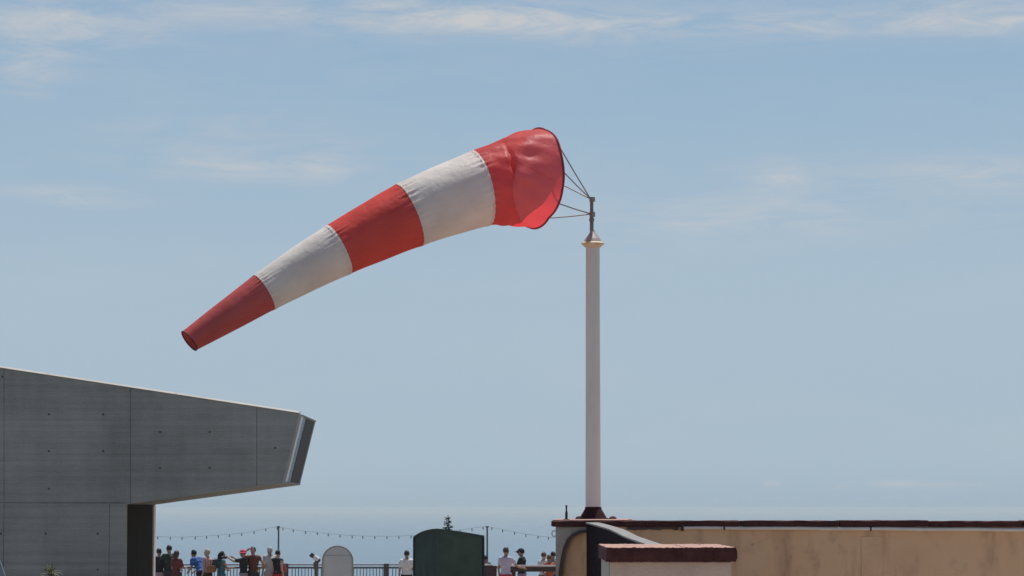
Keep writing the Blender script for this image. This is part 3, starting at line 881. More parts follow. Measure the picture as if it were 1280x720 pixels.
def green_kiosk():
    N = at(546.5, 661, 69.0); al = math.radians(27)
    u = Vector((math.cos(al), math.sin(al), 0)); v = Vector((-math.sin(al), math.cos(al), 0))
    l2, l1 = 1.11, 1.16
    root = empty('green_kiosk', (N.x, N.y, 0), 'dark green canvas covered kiosk with a humped roof in the middle of the terrace', 'kiosk')
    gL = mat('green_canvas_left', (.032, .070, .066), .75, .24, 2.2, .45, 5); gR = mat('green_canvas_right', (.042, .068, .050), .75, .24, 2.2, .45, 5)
    def topz(a, b):                                   # a along u (0..1), b along v (0..1)
        zr = N.z - (0.155 * a ** 1.25); zl = N.z - (0.185 * (0.25 * b + 0.75 * b ** 2.6))
        return zr + zl - N.z + .04 * a * b
    def face(p0, d, L, f, m, seed, nn):
        bm = bmesh.new(); n, k = 14, 16; g = []; r = random.Random(seed)
        ph = [r.uniform(0, 6.3) for _ in range(6)]
        for i in range(n + 1):
            t = i / n; col = []
            for j in range(k + 1):
                z = f(t) * j / k; e = math.sin(PI * t) * min(1, 4 * (1 - j / k) + .02)
                off = e * (.008 * math.sin(9 * t + 3 * z + ph[0]) + .006 * math.sin(17 * t - 4 * z + ph[1]))
                if z < 1.75: off += .014 * math.sin(PI * t) * (1.75 - z) * math.sin(22 * t + ph[2] + 2 * z)
                q = Vector((p0.x, p0.y, 0)) + d * (L * t) + nn * off; col.append(bm.verts.new((q.x, q.y, z)))
            g.append(col)
        for i in range(n):
            for j in range(k): bm.faces.new((g[i][j], g[i + 1][j], g[i + 1][j + 1], g[i][j + 1]))
        ge = bmesh.ops.extrude_face_region(bm, geom=list(bm.faces))
        bmesh.ops.translate(bm, vec=-nn * .012, verts=[q for q in ge['geom'] if isinstance(q, bmesh.types.BMVert)])
        return link('side_panel', bm, m, root)
    face(N, u, l2, lambda t: topz(t, 0) - .012, gR, 1, -v)
    face(N, v, l1, lambda t: topz(0, t) - .012, gL, 2, -u)
    face(N + u * l2, v, l1, lambda t: topz(1, t) - .012, gL, 3, u)
    face(N + v * l1, u, l2, lambda t: topz(t, 1) - .012, gR, 4, v)
    bm = bmesh.new(); n = 14; g = [[None] * (n + 1) for _ in range(n + 1)]
    for i in range(n + 1):
        for j in range(n + 1):
            a, b = i / n, j / n
            q = Vector((N.x, N.y, 0)) + u * (l2 * (a * 1.03 - .015)) + v * (l1 * (b * 1.03 - .015)); g[i][j] = bm.verts.new((q.x, q.y, topz(a, b) + .006))
    for i in range(n):
        for j in range(n): bm.faces.new((g[i][j], g[i + 1][j], g[i + 1][j + 1], g[i][j + 1]))
    ge = bmesh.ops.extrude_face_region(bm, geom=list(bm.faces))
    bmesh.ops.translate(bm, vec=(0, 0, -.045), verts=[q for q in ge['geom'] if isinstance(q, bmesh.types.BMVert)])
    link('roof', bm, mat('green_canvas_roof', (.035, .055, .045), .7, .12, 3), root)
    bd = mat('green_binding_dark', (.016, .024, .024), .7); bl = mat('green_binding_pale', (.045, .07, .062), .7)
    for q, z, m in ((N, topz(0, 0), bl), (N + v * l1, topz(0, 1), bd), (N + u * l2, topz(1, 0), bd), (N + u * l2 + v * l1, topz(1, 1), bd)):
        bm = bmesh.new(); tube(bm, [(q.x, q.y, 0), (q.x, q.y, z - .04)], .026, 10); link('corner_binding', bm, m, root)
green_kiosk()

# ------------------------------------------------------------------ plants
LEAF = mat('conifer_needles', (.035, .055, .03), .8, .35, 20)
BARK = mat('bark', (.10, .075, .055), .9, .3, 12)
def young_conifer():
    Yt = 76.0; b = at(562, 660, Yt); base = Vector((b.x, Yt, 0)); ztop = at(560, 642.5, Yt).z
    root = empty('young_conifer', base, 'thin young conifer whose tip shows above the green kiosk', 'tree')
    bm = bmesh.new(); tube(bm, [base, base + Vector((.01, 0, ztop * .6)), Vector((at(560, 642.5, Yt).x, Yt, ztop - .02))], [.05, .03, .006], 8); link('trunk', bm, BARK, root)
    bm = bmesh.new(); r = random.Random(9)
    z = .5
    while z < ztop - .07:
        t = (ztop - z) / ztop
        c = base.lerp(Vector((at(560, 642.5, Yt).x, Yt, ztop)), z / ztop)
        for k in range(5):
            a = r.uniform(0, 2 * PI); L = (0.03 + .78 * t) * r.uniform(.6, 1.15)
            d = Vector((math.cos(a), math.sin(a), r.uniform(.1, .45))).normalized()
            for s in range(max(3, int(L / .022))):
                q = c + Vector((0, 0, r.uniform(-.03, .03))) + d * (L * (s + .5) / max(3, int(L / .022))) 
                q.z -= .10 * L * (s / max(3, L / .022)) ** 2
                for w in range(3):
                    e = (d + Vector((r.uniform(-1, 1), r.uniform(-1, 1), r.uniform(-.7, .5)))).normalized() * r.uniform(.04, .075)
                    n_ = e.cross(Vector((r.uniform(-1, 1), r.uniform(-1, 1), r.uniform(-1, 1)))).normalized() * .008
                    bm.faces.new([bm.verts.new(q - n_), bm.verts.new(q + e * .6 - n_ * .8), bm.verts.new(q + e), bm.verts.new(q + e * .6 + n_ * .8), bm.verts.new(q + n_)])
        z += .07
    link('crown', bm, LEAF, root)
young_conifer()

def spiky_plant():
    Yt = 62.0; b = at(63, 718, Yt); base = Vector((b.x, Yt, 0)); zt = at(63, 709, Yt).z
    root = empty('yucca_plant', base, 'small spiky yellow green plant in front of the concrete wall at lower left', 'plant')
    bm = bmesh.new(); r = random.Random(4)
    tube(bm, [base, base + Vector((.02, 0, zt * .5)), base + Vector((-.01, 0, zt - .12))], [.05, .04, .035], 8); link('trunk', bm, BARK, root)
    lm = mat('yucca_leaf', (.13, .13, .045), .6, .3, 10)
    me = None
    for k in range(46):
        a = r.uniform(0, 2 * PI); e = r.uniform(-.5, 1.3); L = r.uniform(.16, .30)
        d = Vector((math.cos(a) * math.cos(e), math.sin(a) * math.cos(e), math.sin(e)))
        p = base + Vector((-.01, 0, zt - .14 + r.uniform(-.08, .05)))
        s = d.cross(Vector((0, 0, 1))); s = s.normalized() * .012 if s.length > .01 else Vector((.012, 0, 0))
        up = s.cross(d).normalized() * .006
        bm = bmesh.new()
        m1 = p + d * L * .55 + Vector((0, 0, .01)); tip = p + d * L - Vector((0, 0, .03))
        v = [bm.verts.new(q) for q in (p - s, p + up, p + s, m1 - s, m1 + up, m1 + s, tip)]
        for f in ((0, 1, 4, 3), (1, 2, 5, 4), (3, 4, 6), (4, 5, 6), (2, 0, 3, 5), (5, 3, 6)): bm.faces.new([v[i] for i in f])
        link('leaf', bm, lm, root)
spiky_plant()

# ------------------------------------------------------------------ festoon lights
def festoon():
    Yl = 104.6
    pg = mat('lamp_post_grey', (.13, .155, .19), .5, .1)
    for px, lab in ((348, 'slim grey lamp post standing behind the person in the red skirt'), (609, 'slim grey lamp post just right of the green kiosk')):
        b = at(px, 700, Yl); t = at(px, 657.5, Yl)
        root = empty('festoon_post', (b.x, Yl, 0), lab, 'post', 'posts carrying the string of lights')
        bm = bmesh.new(); lathe(bm, [(.05, 0), (.05, .4), (.032, .45), (.028, t.z - .05)], (b.x, Yl, 0), 12); link('pole', bm, pg, root)
        bm = bmesh.new(); lathe(bm, [(.034, t.z - .05), (.05, t.z - .045), (.05, t.z - .01), (.03, t.z)], (b.x, Yl, 0), 12); link('cap', bm, mat('post_cap_dark', (.05, .06, .08), .5), root)
    cab = mat('festoon_cable', (.16, .17, .18), .6); blm = mat('festoon_bulb', (.20, .22, .24), .25)
    sockm = mat('bulb_socket', (.10, .12, .13), .6)
    bme = bpy.data.meshes.new('bulb'); bm = bmesh.new(); ball(bm, (0, 0, -.088), (.034, .034, .048), 10, 8); bm.to_mesh(bme); bm.free(); bme.materials.append(blm)
    sme = bpy.data.meshes.new('socket'); bm = bmesh.new(); lathe(bm, [(.020, -.05), (.026, -.046), (.022, 0), (.012, .012)], n=8); bm.to_mesh(sme); bm.free(); sme.materials.append(sockm)
    spans = [([(100, 662), (150, 668.5), (192, 670.6), (232, 671.2), (262, 669.6), (290, 667.6), (313, 665), (330, 661.2), (348, 658.4)], 'string of small lamps sagging from the left post to behind the concrete building'),
             ([(348, 658.4), (362, 661), (382, 664), (402, 666), (425, 668.4), (450, 669.8), (480, 670.3), (510, 669.6), (540, 667.5), (575, 662.6), (592, 660), (609, 658)], 'string of small lamps hanging between the two posts'),
             ([(609, 658), (620, 660.3), (638, 664), (660, 668), (680, 670.8), (700, 672.2)], 'string of small lamps running from the right post to the beige building')]
    for pts, lab in spans:
        P = [at(x, y, Yl) for x, y in pts]
        root = empty('string_lights', P[0], lab, 'string lights', 'strings of lights along the terrace')
        dense = []
        for i in range(len(P) - 1):
            p0, p1, p2, p3 = P[max(0, i - 1)], P[i], P[i + 1], P[min(len(P) - 1, i + 2)]
            for k in range(8):
                t = k / 8
                dense.append(0.5 * ((2 * p1) + (-p0 + p2) * t + (2 * p0 - 5 * p1 + 4 * p2 - p3) * t * t + (-p0 + 3 * p1 - 3 * p2 + p3) * t ** 3))
        dense.append(P[-1])
        bm = bmesh.new(); tube(bm, dense, .0045, 6); link('cable', bm, cab, root)
        acc = 0.18; 
        for a, b in zip(dense, dense[1:]):
            acc += (b - a).length
            if acc > .345:
                acc = 0
                so_ = place('socket', sme, root, True, a - Vector((0, 0, .009))); so_.scale = (.62, .62, .62)
                bu = place('bulb', bme, so_, False)
festoon()

# ------------------------------------------------------------------ van nosing in at lower left
def van():
    Yv = 57.0
    a0 = at(-1, 696, Yv); a1 = at(7.5, 722, Yv)
    sl_ = (a1.x - a0.x) / (a0.z - a1.z)
    Yf = Yv + 1.83; f0 = at(-1, 696, Yf); f1 = at(7.5, 722, Yf)     # the far windscreen pillar is the one in the picture
    sl_ = (f1.x - f0.x) / (f0.z - f1.z)
    xr = f0.x; zr = f0.z
    root = empty('parked_van', (xr - 1.5, Yv + .9, 0), 'pale blue van with black windscreen pillar nosing in at the lower left edge', 'van')
    bodym = mat('pale_blue_paint', (.42, .55, .62), .3, .03, 2, spec=.5); blk = mat('van_black_trim', (.02, .025, .03), .4); gl = mat('van_glass', (.05, .08, .10), .08, .05, spec=.6)
    zh = 1.15; xh = xr + sl_ * (zr - zh)
    prof = [(xr - 4.2, .35), (xr - 4.25, zr - .1), (xr - 4.1, zr), (xr, zr), (xh, zh), (xh + .75, zh - .12), (xh + .9, .75), (xh + .9, .35)]
    bm = bmesh.new(); prism(bm, [Vector((x, Yv, z)) for x, z in prof], (0, 1.85, 0))
    bmesh.ops.bevel(bm, geom=bm.edges[:], offset=.035, segments=2, affect='EDGES'); link('body', bm, bodym, root)
    d = Vector((xh - xr, 0, zh - zr)); nn = Vector((-d.z, 0, d.x)).normalized()
    for y in (Yv - .012, Yv + 1.822):
        p, q = Vector((xr + .01, y, zr - .02)), Vector((xh, y, zh))
        bm = bmesh.new(); prism(bm, [p, q, q - nn * -.0 + Vector((-.11, 0, 0)), p + Vector((-.10, 0, 0))], (0, .04, 0)); link('windscreen_pillar', bm, blk, root)
    bm = bmesh.new(); o = nn * .006
    prism(bm, [Vector((xr, Yv + .1, zr)) + d * .05 + o, Vector((xr, Yv + .1, zr)) + d * .97 + o, Vector((xr, Yv + .1, zr)) + d * .97 - nn * .03, Vector((xr, Yv + .1, zr)) + d * .05 - nn * .03], (0, 1.65, 0)); link('windscreen', bm, gl, root)
    bm = bmesh.new(); box(bm, xr - 1.15, xr - .35, Yv - .006, Yv + .01, 1.3, zr - .2, .004); link('side_window', bm, gl, root)
    for cx in (xh + .2, xr - 3.3):
        for cy in (Yv + .11, Yv + 1.74):
            bm = bmesh.new(); bmesh.ops.create_cone(bm, cap_ends=True, segments=28, radius1=.34, radius2=.34, depth=.24, matrix=Matrix.Translation((cx, cy, .34)) @ Matrix.Rotation(PI / 2, 4, 'X')); w = link('wheel', bm, blk, root)
            bm = bmesh.new(); bmesh.ops.create_cone(bm, cap_ends=True, segments=20, radius1=.19, radius2=.19, depth=.25, matrix=Matrix.Translation((cx, cy, .34)) @ Matrix.Rotation(PI / 2, 4, 'X')); h = link('rim', bm, mat('wheel_rim', (.5, .5, .5), .35, metal=.6), None)
            h.parent = w; h.location = (0, 0, 0)
    for y in (Yv + .12, Yv + 1.43):
        bm = bmesh.new(); box(bm, xh + .86, xh + .915, y, y + .3, .68, .84, .02); link('headlight', bm, mat('headlight_glass', (.7, .72, .72), .1), root)
    bm = bmesh.new(); box(bm, xh + .80, xh + 1.0, Yv + .02, Yv + 1.83, .33, .55, .03); link('bumper', bm, blk, root)
van()

# ------------------------------------------------------------------ people
def capsule(bm, p, q, r1, r2, n=10):
    p, q = Vector(p), Vector(q); d = (q - p); L = d.length; dn = d / L
    pts, rad = [], []
    for a in (85, 60, 30): pts.append(p - dn * r1 * math.sin(math.radians(a))); rad.append(r1 * math.cos(math.radians(a)))
    for t in (0, .35, .7, 1): pts.append(p + d * t); rad.append(r1 + (r2 - r1) * t)
    for a in (30, 60, 85): pts.append(q + dn * r2 * math.sin(math.radians(a))); rad.append(r2 * math.cos(math.radians(a)))
    tube(bm, pts, rad, n)

def cloth(name, col, rough=.85): return mat('cloth_' + name, col, rough, .14, 9, .3, 25)
SKINS = {'tan': (.34, .19, .125), 'fair': (.48, .30, .22), 'dark': (.17, .095, .065)}
ARMS = {'down': ((.235, -.03, 1.13), (.245, .05, .88)), 'rail': ((.25, .10, 1.18), (.15, .36, 1.19)), 'hips': ((.37, -.06, 1.18), (.20, .07, 1.04)),
        'camera': ((.27, .16, 1.31), (.075, .25, 1.56)), 'front': ((.24, .06, 1.15), (.06, .25, 1.12)), 'point': ((.26, .24, 1.38), (.20, .48, 1.50)),
        'out': ((.33, .16, 1.20), (.42, .38, 1.16)), 'head': ((.37, .07, 1.52), (.16, .10, 1.66))}

def seg_dist(p, a, b):
    ab = b - a; t = max(0, min(1, (p - a).dot(ab) / ab.dot(ab)))
    return (p - a - ab * t).length, t

def person(px, Y, top_py, yaw, label, shirt, legs, hair, skin='tan', arms=('down', 'down'), lean=0.0, hair_len=0, female=False, sleeve=.75, leg_kind='trousers', head_yaw=0.0, hat=None, stride=.0, group='people standing along the terrace railing'):
    foot = at(px, 700, Y); H = at(px, top_py, Y).z; s = H / (.95 + .815 * math.cos(lean))
    root = empty('person', (foot.x, Y, 0), label, 'person', group, yaw)
    sw = .92 if female else 1.0
    RL = Matrix.Rotation(-lean, 4, 'X'); piv = Vector((0, 0, .95))
    def up(p):
        p = Vector(p)
        return piv + (RL @ (p - piv)) if lean and p.z > .8 else p
    J = {}
    for sx, nm in ((-1, 'L'), (1, 'R')):
        e, w = ARMS[arms[0 if sx < 0 else 1]]
        J['sh' + nm] = up((sx * .175 * sw, 0, 1.43)); J['el' + nm] = up((sx * e[0] * sw, e[1], e[2])); J['wr' + nm] = up((sx * w[0] * sw, w[1], w[2]))
        J['hip' + nm] = Vector((sx * .09, 0, .93)); J['kn' + nm] = Vector((sx * .105, .03 + sx * stride * .5, .50)); J['an' + nm] = Vector((sx * .11, -.02 + sx * stride, .09)); J['toe' + nm] = Vector((sx * .13, .16 + sx * stride, .035))
    hc = up((0, .03, 1.635)); RH = Matrix.Rotation(head_yaw, 3, 'Z') @ Matrix.Rotation(-lean * .3, 3, 'X')
    bm = bmesh.new()
    rl3 = RL.to_3x3()
    hipw = .172 if female else .162
    ball(bm, (0, -.005, .96), (hipw, .118, .13))
    ball(bm, up((0, 0, 1.10)), (.138 * sw, .100, .18), rot=rl3)
    ball(bm, up((0, .005, 1.29)), (.172 * sw, .118, .18), rot=rl3)
    ball(bm, up((0, -.02, 1.37)), (.165 * sw, .09, .11), rot=rl3)
    if female: ball(bm, up((0, .085, 1.28)), (.12, .06, .065), rot=rl3)
    capsule(bm, up((-.16 * sw, 0, 1.425)), up((.16 * sw, 0, 1.425)), .062, .062)
    capsule(bm, up((0, -.012, 1.42)), up((0, .015, 1.58)), .062 * sw, .053 * sw)
    hp = lambda v: hc + RH @ Vector(v)
    ball(bm, hp((0, 0, .012)), (.076, .096, .115), rot=RH)
    ball(bm, hp((0, .035, -.06)), (.055, .058, .055), rot=RH)
    ball(bm, hp((0, .100, -.012)), (.014, .022, .026), rot=RH)
    for sx in (-1, 1): ball(bm, hp((sx * .077, -.005, -.005)), (.014, .022, .034), rot=RH)
    for nm in 'LR':
        capsule(bm, J['sh' + nm], J['el' + nm], .054 * sw, .040 * sw); capsule(bm, J['el' + nm], J['wr' + nm], .041 * sw, .027 * sw)
        capsule(bm, J['hip' + nm], J['kn' + nm], .092, .057); capsule(bm, J['kn' + nm], J['an' + nm], .056, .036)
        capsule(bm, J['an' + nm] + Vector((0, -.03, -.04)), J['toe' + nm], .042, .032)
        f = (J['wr' + nm] - J['el' + nm]).normalized()
        ball(bm, J['wr' + nm] + f * .045, (.036, .036, .05), 10, 6)
    me = bpy.data.meshes.new('tmp'); bm.to_mesh(me); bm.free()
    o = bpy.data.objects.new('tmp', me); COL.objects.link(o)
    r = o.modifiers.new('r', 'REMESH'); r.mode = 'VOXEL'; r.voxel_size = .018
    sm = o.modifiers.new('s', 'SMOOTH'); sm.factor = .5; sm.iterations = 3
    dg = bpy.context.evaluated_depsgraph_get(); dg.update()
    body = bpy.data.meshes.new_from_object(o.evaluated_get(dg))
    bpy.data.objects.remove(o); bpy.data.meshes.remove(me)
    segs = [('torso', Vector((0, 0, 1.0)), up((0, 0, 1.30)), .12), ('torso', up((-.13 * sw, 0, 1.40)), up((.13 * sw, 0, 1.40)), .06), ('hips', Vector((-.07, 0, .93)), Vector((.07, 0, .93)), .11), ('head', up((0, .0, 1.53)), up((0, .03, 1.70)), .07)]
    for nm in 'LR':
        segs += [('uarm', J['sh' + nm], J['el' + nm], .045), ('farm', J['el' + nm], J['wr' + nm], .033), ('hand', J['wr' + nm], J['wr' + nm] + (J['wr' + nm] - J['el' + nm]).normalized() * .09, .036),
                 ('thigh', J['hip' + nm] - Vector((0, 0, .06)), J['kn' + nm], .07), ('calf', J['kn' + nm], J['an' + nm], .045), ('foot', J['an' + nm] - Vector((0, 0, .03)), J['toe' + nm], .036)]
    tags = []
    for p in body.polygons:
        best = min(((seg_dist(p.center, a, b)[0] / rr, tg, seg_dist(p.center, a, b)[1]) for tg, a, b, rr in segs), key=lambda q: q[0])
        tags.append((best[1], best[2]))
    # hands: palm plus five fingers, joined into the same body mesh
    bm = bmesh.new(); bm.from_mesh(body)
    for nm, sx in (('L', -1), ('R', 1)):
        f = (J['wr' + nm] - J['el' + nm]).normalized(); side = f.cross(Vector((0, 0, 1)))
        side = side.normalized() if side.length > .1 else Vector((1, 0, 0)); pn = side.cross(f)
        k0 = J['wr' + nm] + f * .075
        for i, Lf in enumerate((.066, .075, .070, .055)):
            b0 = k0 + side * (-.027 + .018 * i); b1 = b0 + f * Lf * .5 - pn * .008; b2 = b1 + f * Lf * .3 - pn * Lf * .4
            tube(bm, [b0, b1, b2], [.0095, .0085, .006], 6)
        t0 = J['wr' + nm] + f * .03 - side * sx * .03; t1 = t0 - side * sx * .03 + f * .03; t2 = t1 + f * .03 - pn * .012
        tube(bm, [t0, t1, t2], [.012, .0105, .007], 6)
    bm.to_mesh(body); bm.free()
    body.materials.clear(); body.materials.append(mat('skin_' + skin, SKINS[skin], .55, .08, 12))
    for p in body.polygons: p.use_smooth = True
    nbody = len(tags)
    bo = bpy.data.objects.new('body', body); COL.objects.link(bo); bo.parent = root; bo.scale = (s, s, s)
    def garment(name, keep, off, m):
        bm = bmesh.new(); bm.from_mesh(body); bm.faces.ensure_lookup_table()
        kill = [f for i, f in enumerate(bm.faces) if i >= nbody or not keep(*tags[i], f.calc_center_median())]
        bmesh.ops.delete(bm, geom=kill, context='FACES')
        bm.normal_update()
        f1, f2 = px * 1.7, px * .9
        for v in bm.verts:                           # loose folds
            fold = math.sin(v.co.z * 23 + v.co.x * 17 + f1) * math.sin(v.co.x * 31 - v.co.z * 9 + f2) + .6 * math.sin(v.co.z * 47 + v.co.y * 29 + f2)
            v.co += v.normal * (off + .009 + .009 * fold)
        for _ in range(2): bmesh.ops.smooth_vert(bm, verts=[v for v in bm.verts if not v.is_boundary], factor=.4, use_axis_x=True, use_axis_y=True, use_axis_z=True)
        me = bpy.data.meshes.new(name); bm.to_mesh(me); bm.free(); me.materials.append(m)
        for p in me.polygons: p.use_smooth = True
        g = bpy.data.objects.new(name, me); COL.objects.link(g); g.parent = root; g.scale = (s, s, s); return g
    sl_end = sleeve
    garment('shirt', lambda tg, t, c: tg == 'torso' or (tg == 'hips' and c.z > .97) or (tg == 'uarm' and t <= sl_end) or (tg == 'farm' and sl_end > 1) or (tg == 'head' and t < .02 and sleeve > .3 and c.y < .0 and False), .012, shirt)
    if leg_kind == 'skirt':
        bm = bmesh.new(); n = 24; rows = []
        for z, w, d in ((1.05, .15, .115), (.95, .185, .14), (.75, .22, .18), (.52, .25, .21)):
            rows.append([bm.verts.new((w * math.cos(2 * PI * k / n) * (1 + .03 * math.sin(6 * PI * k / n * 2)), d * math.sin(2 * PI * k / n), z)) for k in range(n)])
        for a, b in zip(rows, rows[1:]):
            for k in range(n): bm.faces.new((a[k], a[(k + 1) % n], b[(k + 1) % n], b[k]))
        g = link('skirt', bm, legs, None, smooth=True); g.parent = root; g.scale = (s, s, s)
    else:
        lim = .85 if leg_kind == 'shorts' else 2
        garment('shorts' if lim < 1 else 'trousers', lambda tg, t, c: (tg == 'hips' and c.z <= .985) or (tg == 'thigh' and t < lim) or (tg == 'calf' and lim > 1) or (tg == 'torso' and c.z < .985), .015, legs)
    garment('shoes', lambda tg, t, c: tg == 'foot', .01, cloth('shoe_dark', (.05, .045, .04)))
    # hair
    if hat != 'full':
        bm = bmesh.new(); ball(bm, (0, 0, 0), (.089, .104, .112), 18, 14)
        for v in bm.verts:
            if v.co.y > .045 and v.co.z < .055: v.co = Vector((v.co.x * .8, .03, v.co.z * .8))
            if v.co.z < -.05: v.co.z = -.05 - (v.co.z + .05) * .1
            v.co += Vector((0, -.014, .028)) + Vector((1, 1, 1)) * .007 * math.sin(v.co.x * 70 + v.co.z * 52 + px) * math.sin(v.co.y * 61 + px * 2)
        if hair_len:
            tube(bm, [(0, -.06, .05), (0, -.10, -.05), (0, -.105, -.05 - hair_len * .5), (0, -.085, -.05 - hair_len)], [.075, .085, .07, .03], 12)
        M = Matrix.Translation(hc) @ RH.to_4x4(); bmesh.ops.transform(bm, matrix=M, verts=bm.verts)
        g = link('hair', bm, hair, None, smooth=True); g.parent = root; g.scale = (s, s, s)
    if hat and hat != 'full':
        kind, hm = hat
        bm = bmesh.new()
        ball(bm, (0, -.004, .052), (.098, .112, .088), 18, 12)
        for v in bm.verts:
            if v.co.z < .035: v.co.z = .035
        if kind == 'cap':
            tube(bm, [(0, .06, .045), (0, .12, .042), (0, .185, .028)], [.07, .068, .045], 12)
            for v in bm.verts:
                if v.co.y > .118: v.co.z = .036 + (v.co.z - .036) * .12
        else: lathe(bm, [(.10, .035), (.155, .018), (.158, .024), (.10, .045)], (0, 0, 0), 20)
        bmesh.ops.transform(bm, matrix=Matrix.Translation(hc) @ RH.to_4x4(), verts=bm.verts)
        g = link('hat', bm, hm, None, smooth=True); g.parent = root; g.scale = (s, s, s)
    # face
    for sx in (-1, 1):
        bm = bmesh.new(); ball(bm, hp((sx * .030, .088, .012)), (.011, .008, .008), 8, 6)
        g = link('eye', bm, mat('eye_dark', (.03, .025, .02), .3), None); g.parent = root; g.scale = (s, s, s)
    bm = bmesh.new(); ball(bm, hp((0, .089, -.060)), (.022, .008, .007), 8, 6)
    g = link('mouth', bm, mat('lip', (.30, .11, .10), .5), None); g.parent = root; g.scale = (s, s, s)
    def world(p):
        return Vector((foot.x, Y, 0)) + Matrix.Rotation(yaw, 3, 'Z') @ (Vector(p) * s)
    return J, world, s

K = {k: cloth(k, c) for k, c in dict(black=(.022, .022, .026), navy=(.03, .035, .06), brown=(.055, .035, .03), blue=(.045, .12, .34), white=(.66, .63, .62), pinkish=(.52, .33, .34), teal=(.06, .17, .20), maroon=(.12, .035, .035), red=(.42, .03, .04),
      grey=(.22, .20, .22), pale=(.46, .45, .45), stone=(.42, .37, .34), greenblack=(.03, .05, .038), orange=(.45, .11, .05), mauve=(.28, .22, .26), dkgrey=(.05, .05, .06), rust=(.14, .05, .035), yellow=(.5, .36, .14), lilac=(.50, .44, .52)).items()}
HAIR = {k: mat('hair_' + k, c, .55, .25, 30) for k, c in dict(black=(.014, .012, .014), brown=(.055, .033, .025), blond=(.42, .34, .24), grey=(.40, .38, .36), auburn=(.12, .05, .04)).items()}
YQ = 102.4
R_ = math.radians
person(198.5, YQ, 685.5, R_(-15), 'person in plain black clothes with short dark hair, nearest the concrete building', K['black'], K['mauve'], HAIR['black'], 'tan', ('front', 'down'), sleeve=1.1)
person(211.5, YQ, 681.5, R_(25), 'tallest person, short dark hair and dark green top, left end of the railing', K['greenblack'], K['dkgrey'], HAIR['black'], 'tan', ('out', 'down'), leg_kind='shorts')
J, wf, s_ = person(220.5, YQ - .7, 688.0, R_(-30), 'person with dark brown hair and maroon top standing close to the tallest person', K['maroon'], K['brown'], HAIR['brown'], 'tan', ('front', 'rail'), hair_len=.10, female=True)
person(252, YQ + .3, 687.5, R_(50), 'person in bright blue shirt leaning on the railing', K['blue'], K['navy'], HAIR['black'], 'tan', ('rail', 'rail'), lean=.52, leg_kind='shorts')
Jb, wb, sb = person(259.5, YQ, 686.0, R_(55), 'person with fair hair and pinkish sleeveless top carrying a brown bag', K['pinkish'], K['brown'], HAIR['blond'], 'fair', ('down', 'down'), female=True, sleeve=.15, head_yaw=.2)
Jc, wc, sc_ = person(277, YQ, 689.0, R_(-60), 'person with long dark hair and teal clothes with a dark bag on the back', K['teal'], K['teal'], HAIR['black'], 'tan', ('front', 'rail'), female=True, sleeve=.1, hair_len=.20, leg_kind='shorts')
Jd, wd, sd = person(304.5, YQ - .4, 687.0, R_(70), 'person in pink red hat and dark top aiming a camera to the left', K['black'], K['mauve'], HAIR['brown'], 'tan', ('point', 'point'), hat=('brim', cloth('hat_pink', (.50, .06, .10))), leg_kind='shorts', sleeve=.8)
Je, we, se = person(316.5, YQ - .2, 683.5, R_(165), 'person with dark hair and rust top, one hand on the hip', K['rust'], K['dkgrey'], HAIR['black'], 'tan', ('hips', 'head'), sleeve=.3, leg_kind='shorts')
person(337.5, YQ, 683.5, R_(30), 'person with grey hair, pale grey shirt and stone trousers', K['pale'], K['stone'], HAIR['grey'], 'tan', ('down', 'front'))
Jg, wg, sg = person(347, YQ - .3, 687.5, R_(-35), 'person with dark hair, black top and red skirt in front of the lamp post', K['black'], K['red'], HAIR['black'], 'fair', ('front', 'down'), female=True, sleeve=.1, leg_kind='skirt')
person(508.5, 99.5, 688.0, R_(8), 'person in white shirt and black trousers beside the green kiosk', K['white'], K['black'], HAIR['black'], 'tan', ('down', 'front'))
person(604.6, 99.5, 694.0, R_(-20), 'person in dark clothes mostly hidden behind the right side of the green kiosk', K['dkgrey'], K['navy'], HAIR['black'], 'tan', ('front', 'front'), lean=.25, sleeve=1.1)
person(632.2, 96.2, 684.0, R_(-25), 'person with brown hair, lilac white shirt and red trousers reaching out an arm', K['lilac'], K['red'], HAIR['brown'], 'tan', ('down', 'out'), female=True, sleeve=.6)
person(652.3, 99.6, 685.5, R_(75), 'person in black cap and black shirt behind the barrier beam', K['black'], K['mauve'], HAIR['black'], 'tan', ('front', 'down'), hat=('cap', K['black']), female=True, leg_kind='shorts')
person(679.5, 100.6, 690.0, R_(-40), 'person with auburn hair and white shirt behind the barrier beam', K['white'], K['maroon'], HAIR['auburn'], 'fair', ('front', 'down'), sleeve=.7)
person(686.8, 99.0, 693.5, R_(30), 'person in orange red clothes at the right end of the barrier beam', K['orange'], K['red'], HAIR['auburn'], 'tan', ('front', 'front'), sleeve=.5, female=True)
person(691.5, 101.5, 689.5, R_(10), 'person with black hair half hidden by the corner of the beige building', K['grey'], K['navy'], HAIR['black'], 'tan', ('down', 'down'))

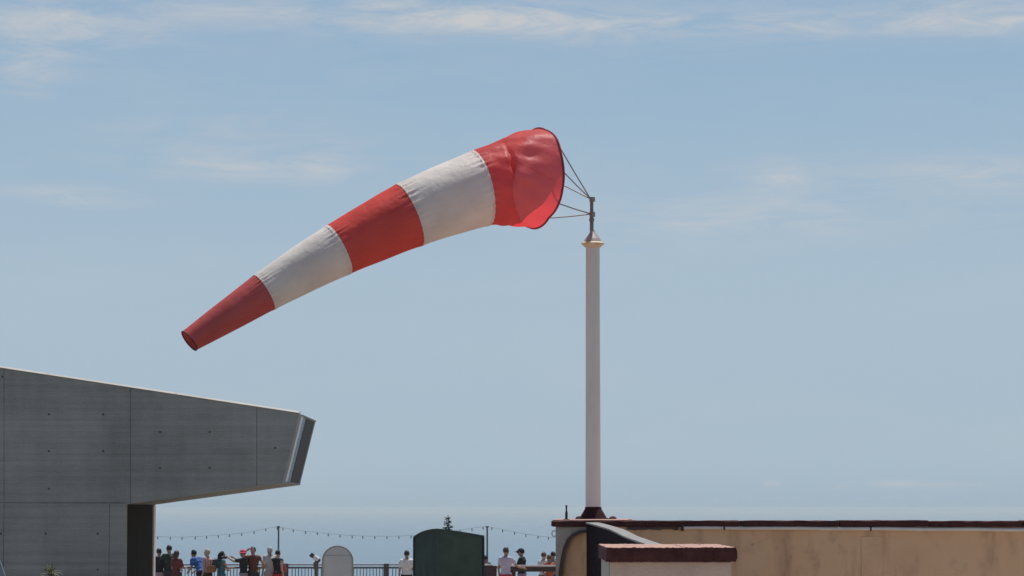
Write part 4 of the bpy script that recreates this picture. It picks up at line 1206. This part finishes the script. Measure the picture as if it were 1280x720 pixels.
# things people carry
def bag(c, r, rz, label, m, strap=None):
    root = empty('shoulder_bag', c, label, 'bag', None)
    bm = bmesh.new(); ball(bm, c, r, 20, 16)
    for v in bm.verts:                               # slack pouch: flat sides, heavier towards the bottom
        d = v.co - c; k = 1.12 - .30 * (d.z / r[2]); d.x *= k; d.y *= k
        d.z = max(-.86 * r[2], min(.8 * r[2], d.z)); v.co = c + d
    link('pouch', bm, m, root, smooth=True)
    bm = bmesh.new(); box(bm, c.x - r[0] * .9, c.x + r[0] * .9, c.y - r[1] - .012, c.y - r[1] * .6, c.z + r[2] * .05, c.z + r[2] * .85, .01); link('flap', bm, m, root)
    if strap:
        bm = bmesh.new(); a = c + Vector((-r[0] * .5, 0, r[2])); b = c + Vector((r[0] * .5, 0, r[2]))
        tube(bm, [a, a.lerp(strap, .5), strap + Vector((-.02, -.03, .02)), strap + Vector((.02, .03, .02)), b.lerp(strap, .5), b], .011, 6); link('strap', bm, m, root)
bag(at(264.5, 711, YQ - .28), (.14, .07, .13), 0, 'brown shoulder bag on the hip of the fair haired person', cloth('bag_brown', (.26, .12, .06)), wb((.12, 0, 1.46)))
bag(at(269.5, 705, YQ - .2), (.10, .09, .17), 0, 'dark bag behind the long haired person in teal', cloth('bag_dark', (.035, .045, .05)), wc((.1, 0, 1.46)))
bag(at(354, 711, YQ - .35), (.10, .06, .14), 0, 'dull red bag beside the person in the red skirt', cloth('bag_red', (.36, .08, .07)), wg((.16, 0, 1.45)))
def photo_camera(c, label, dx):
    root = empty('photo_camera', c, label, 'camera')
    m = mat('camera_black', (.02, .02, .024), .4)
    bm = bmesh.new(); box(bm, c.x - .04, c.x + .04, c.y - .07, c.y + .07, c.z - .045, c.z + .045, .01); link('camera_body', bm, m, root)
    bm = bmesh.new(); tube(bm, [c + Vector((dx * .04, 0, 0)), c + Vector((dx * .13, 0, 0))], [.036, .04], 12); link('camera_lens', bm, m, root)
photo_camera((wd(Jd['wrL']) + wd(Jd['wrR'])) / 2 + Vector((-.16, 0, .0)), 'black camera held out by the person in the pink red hat', -1)
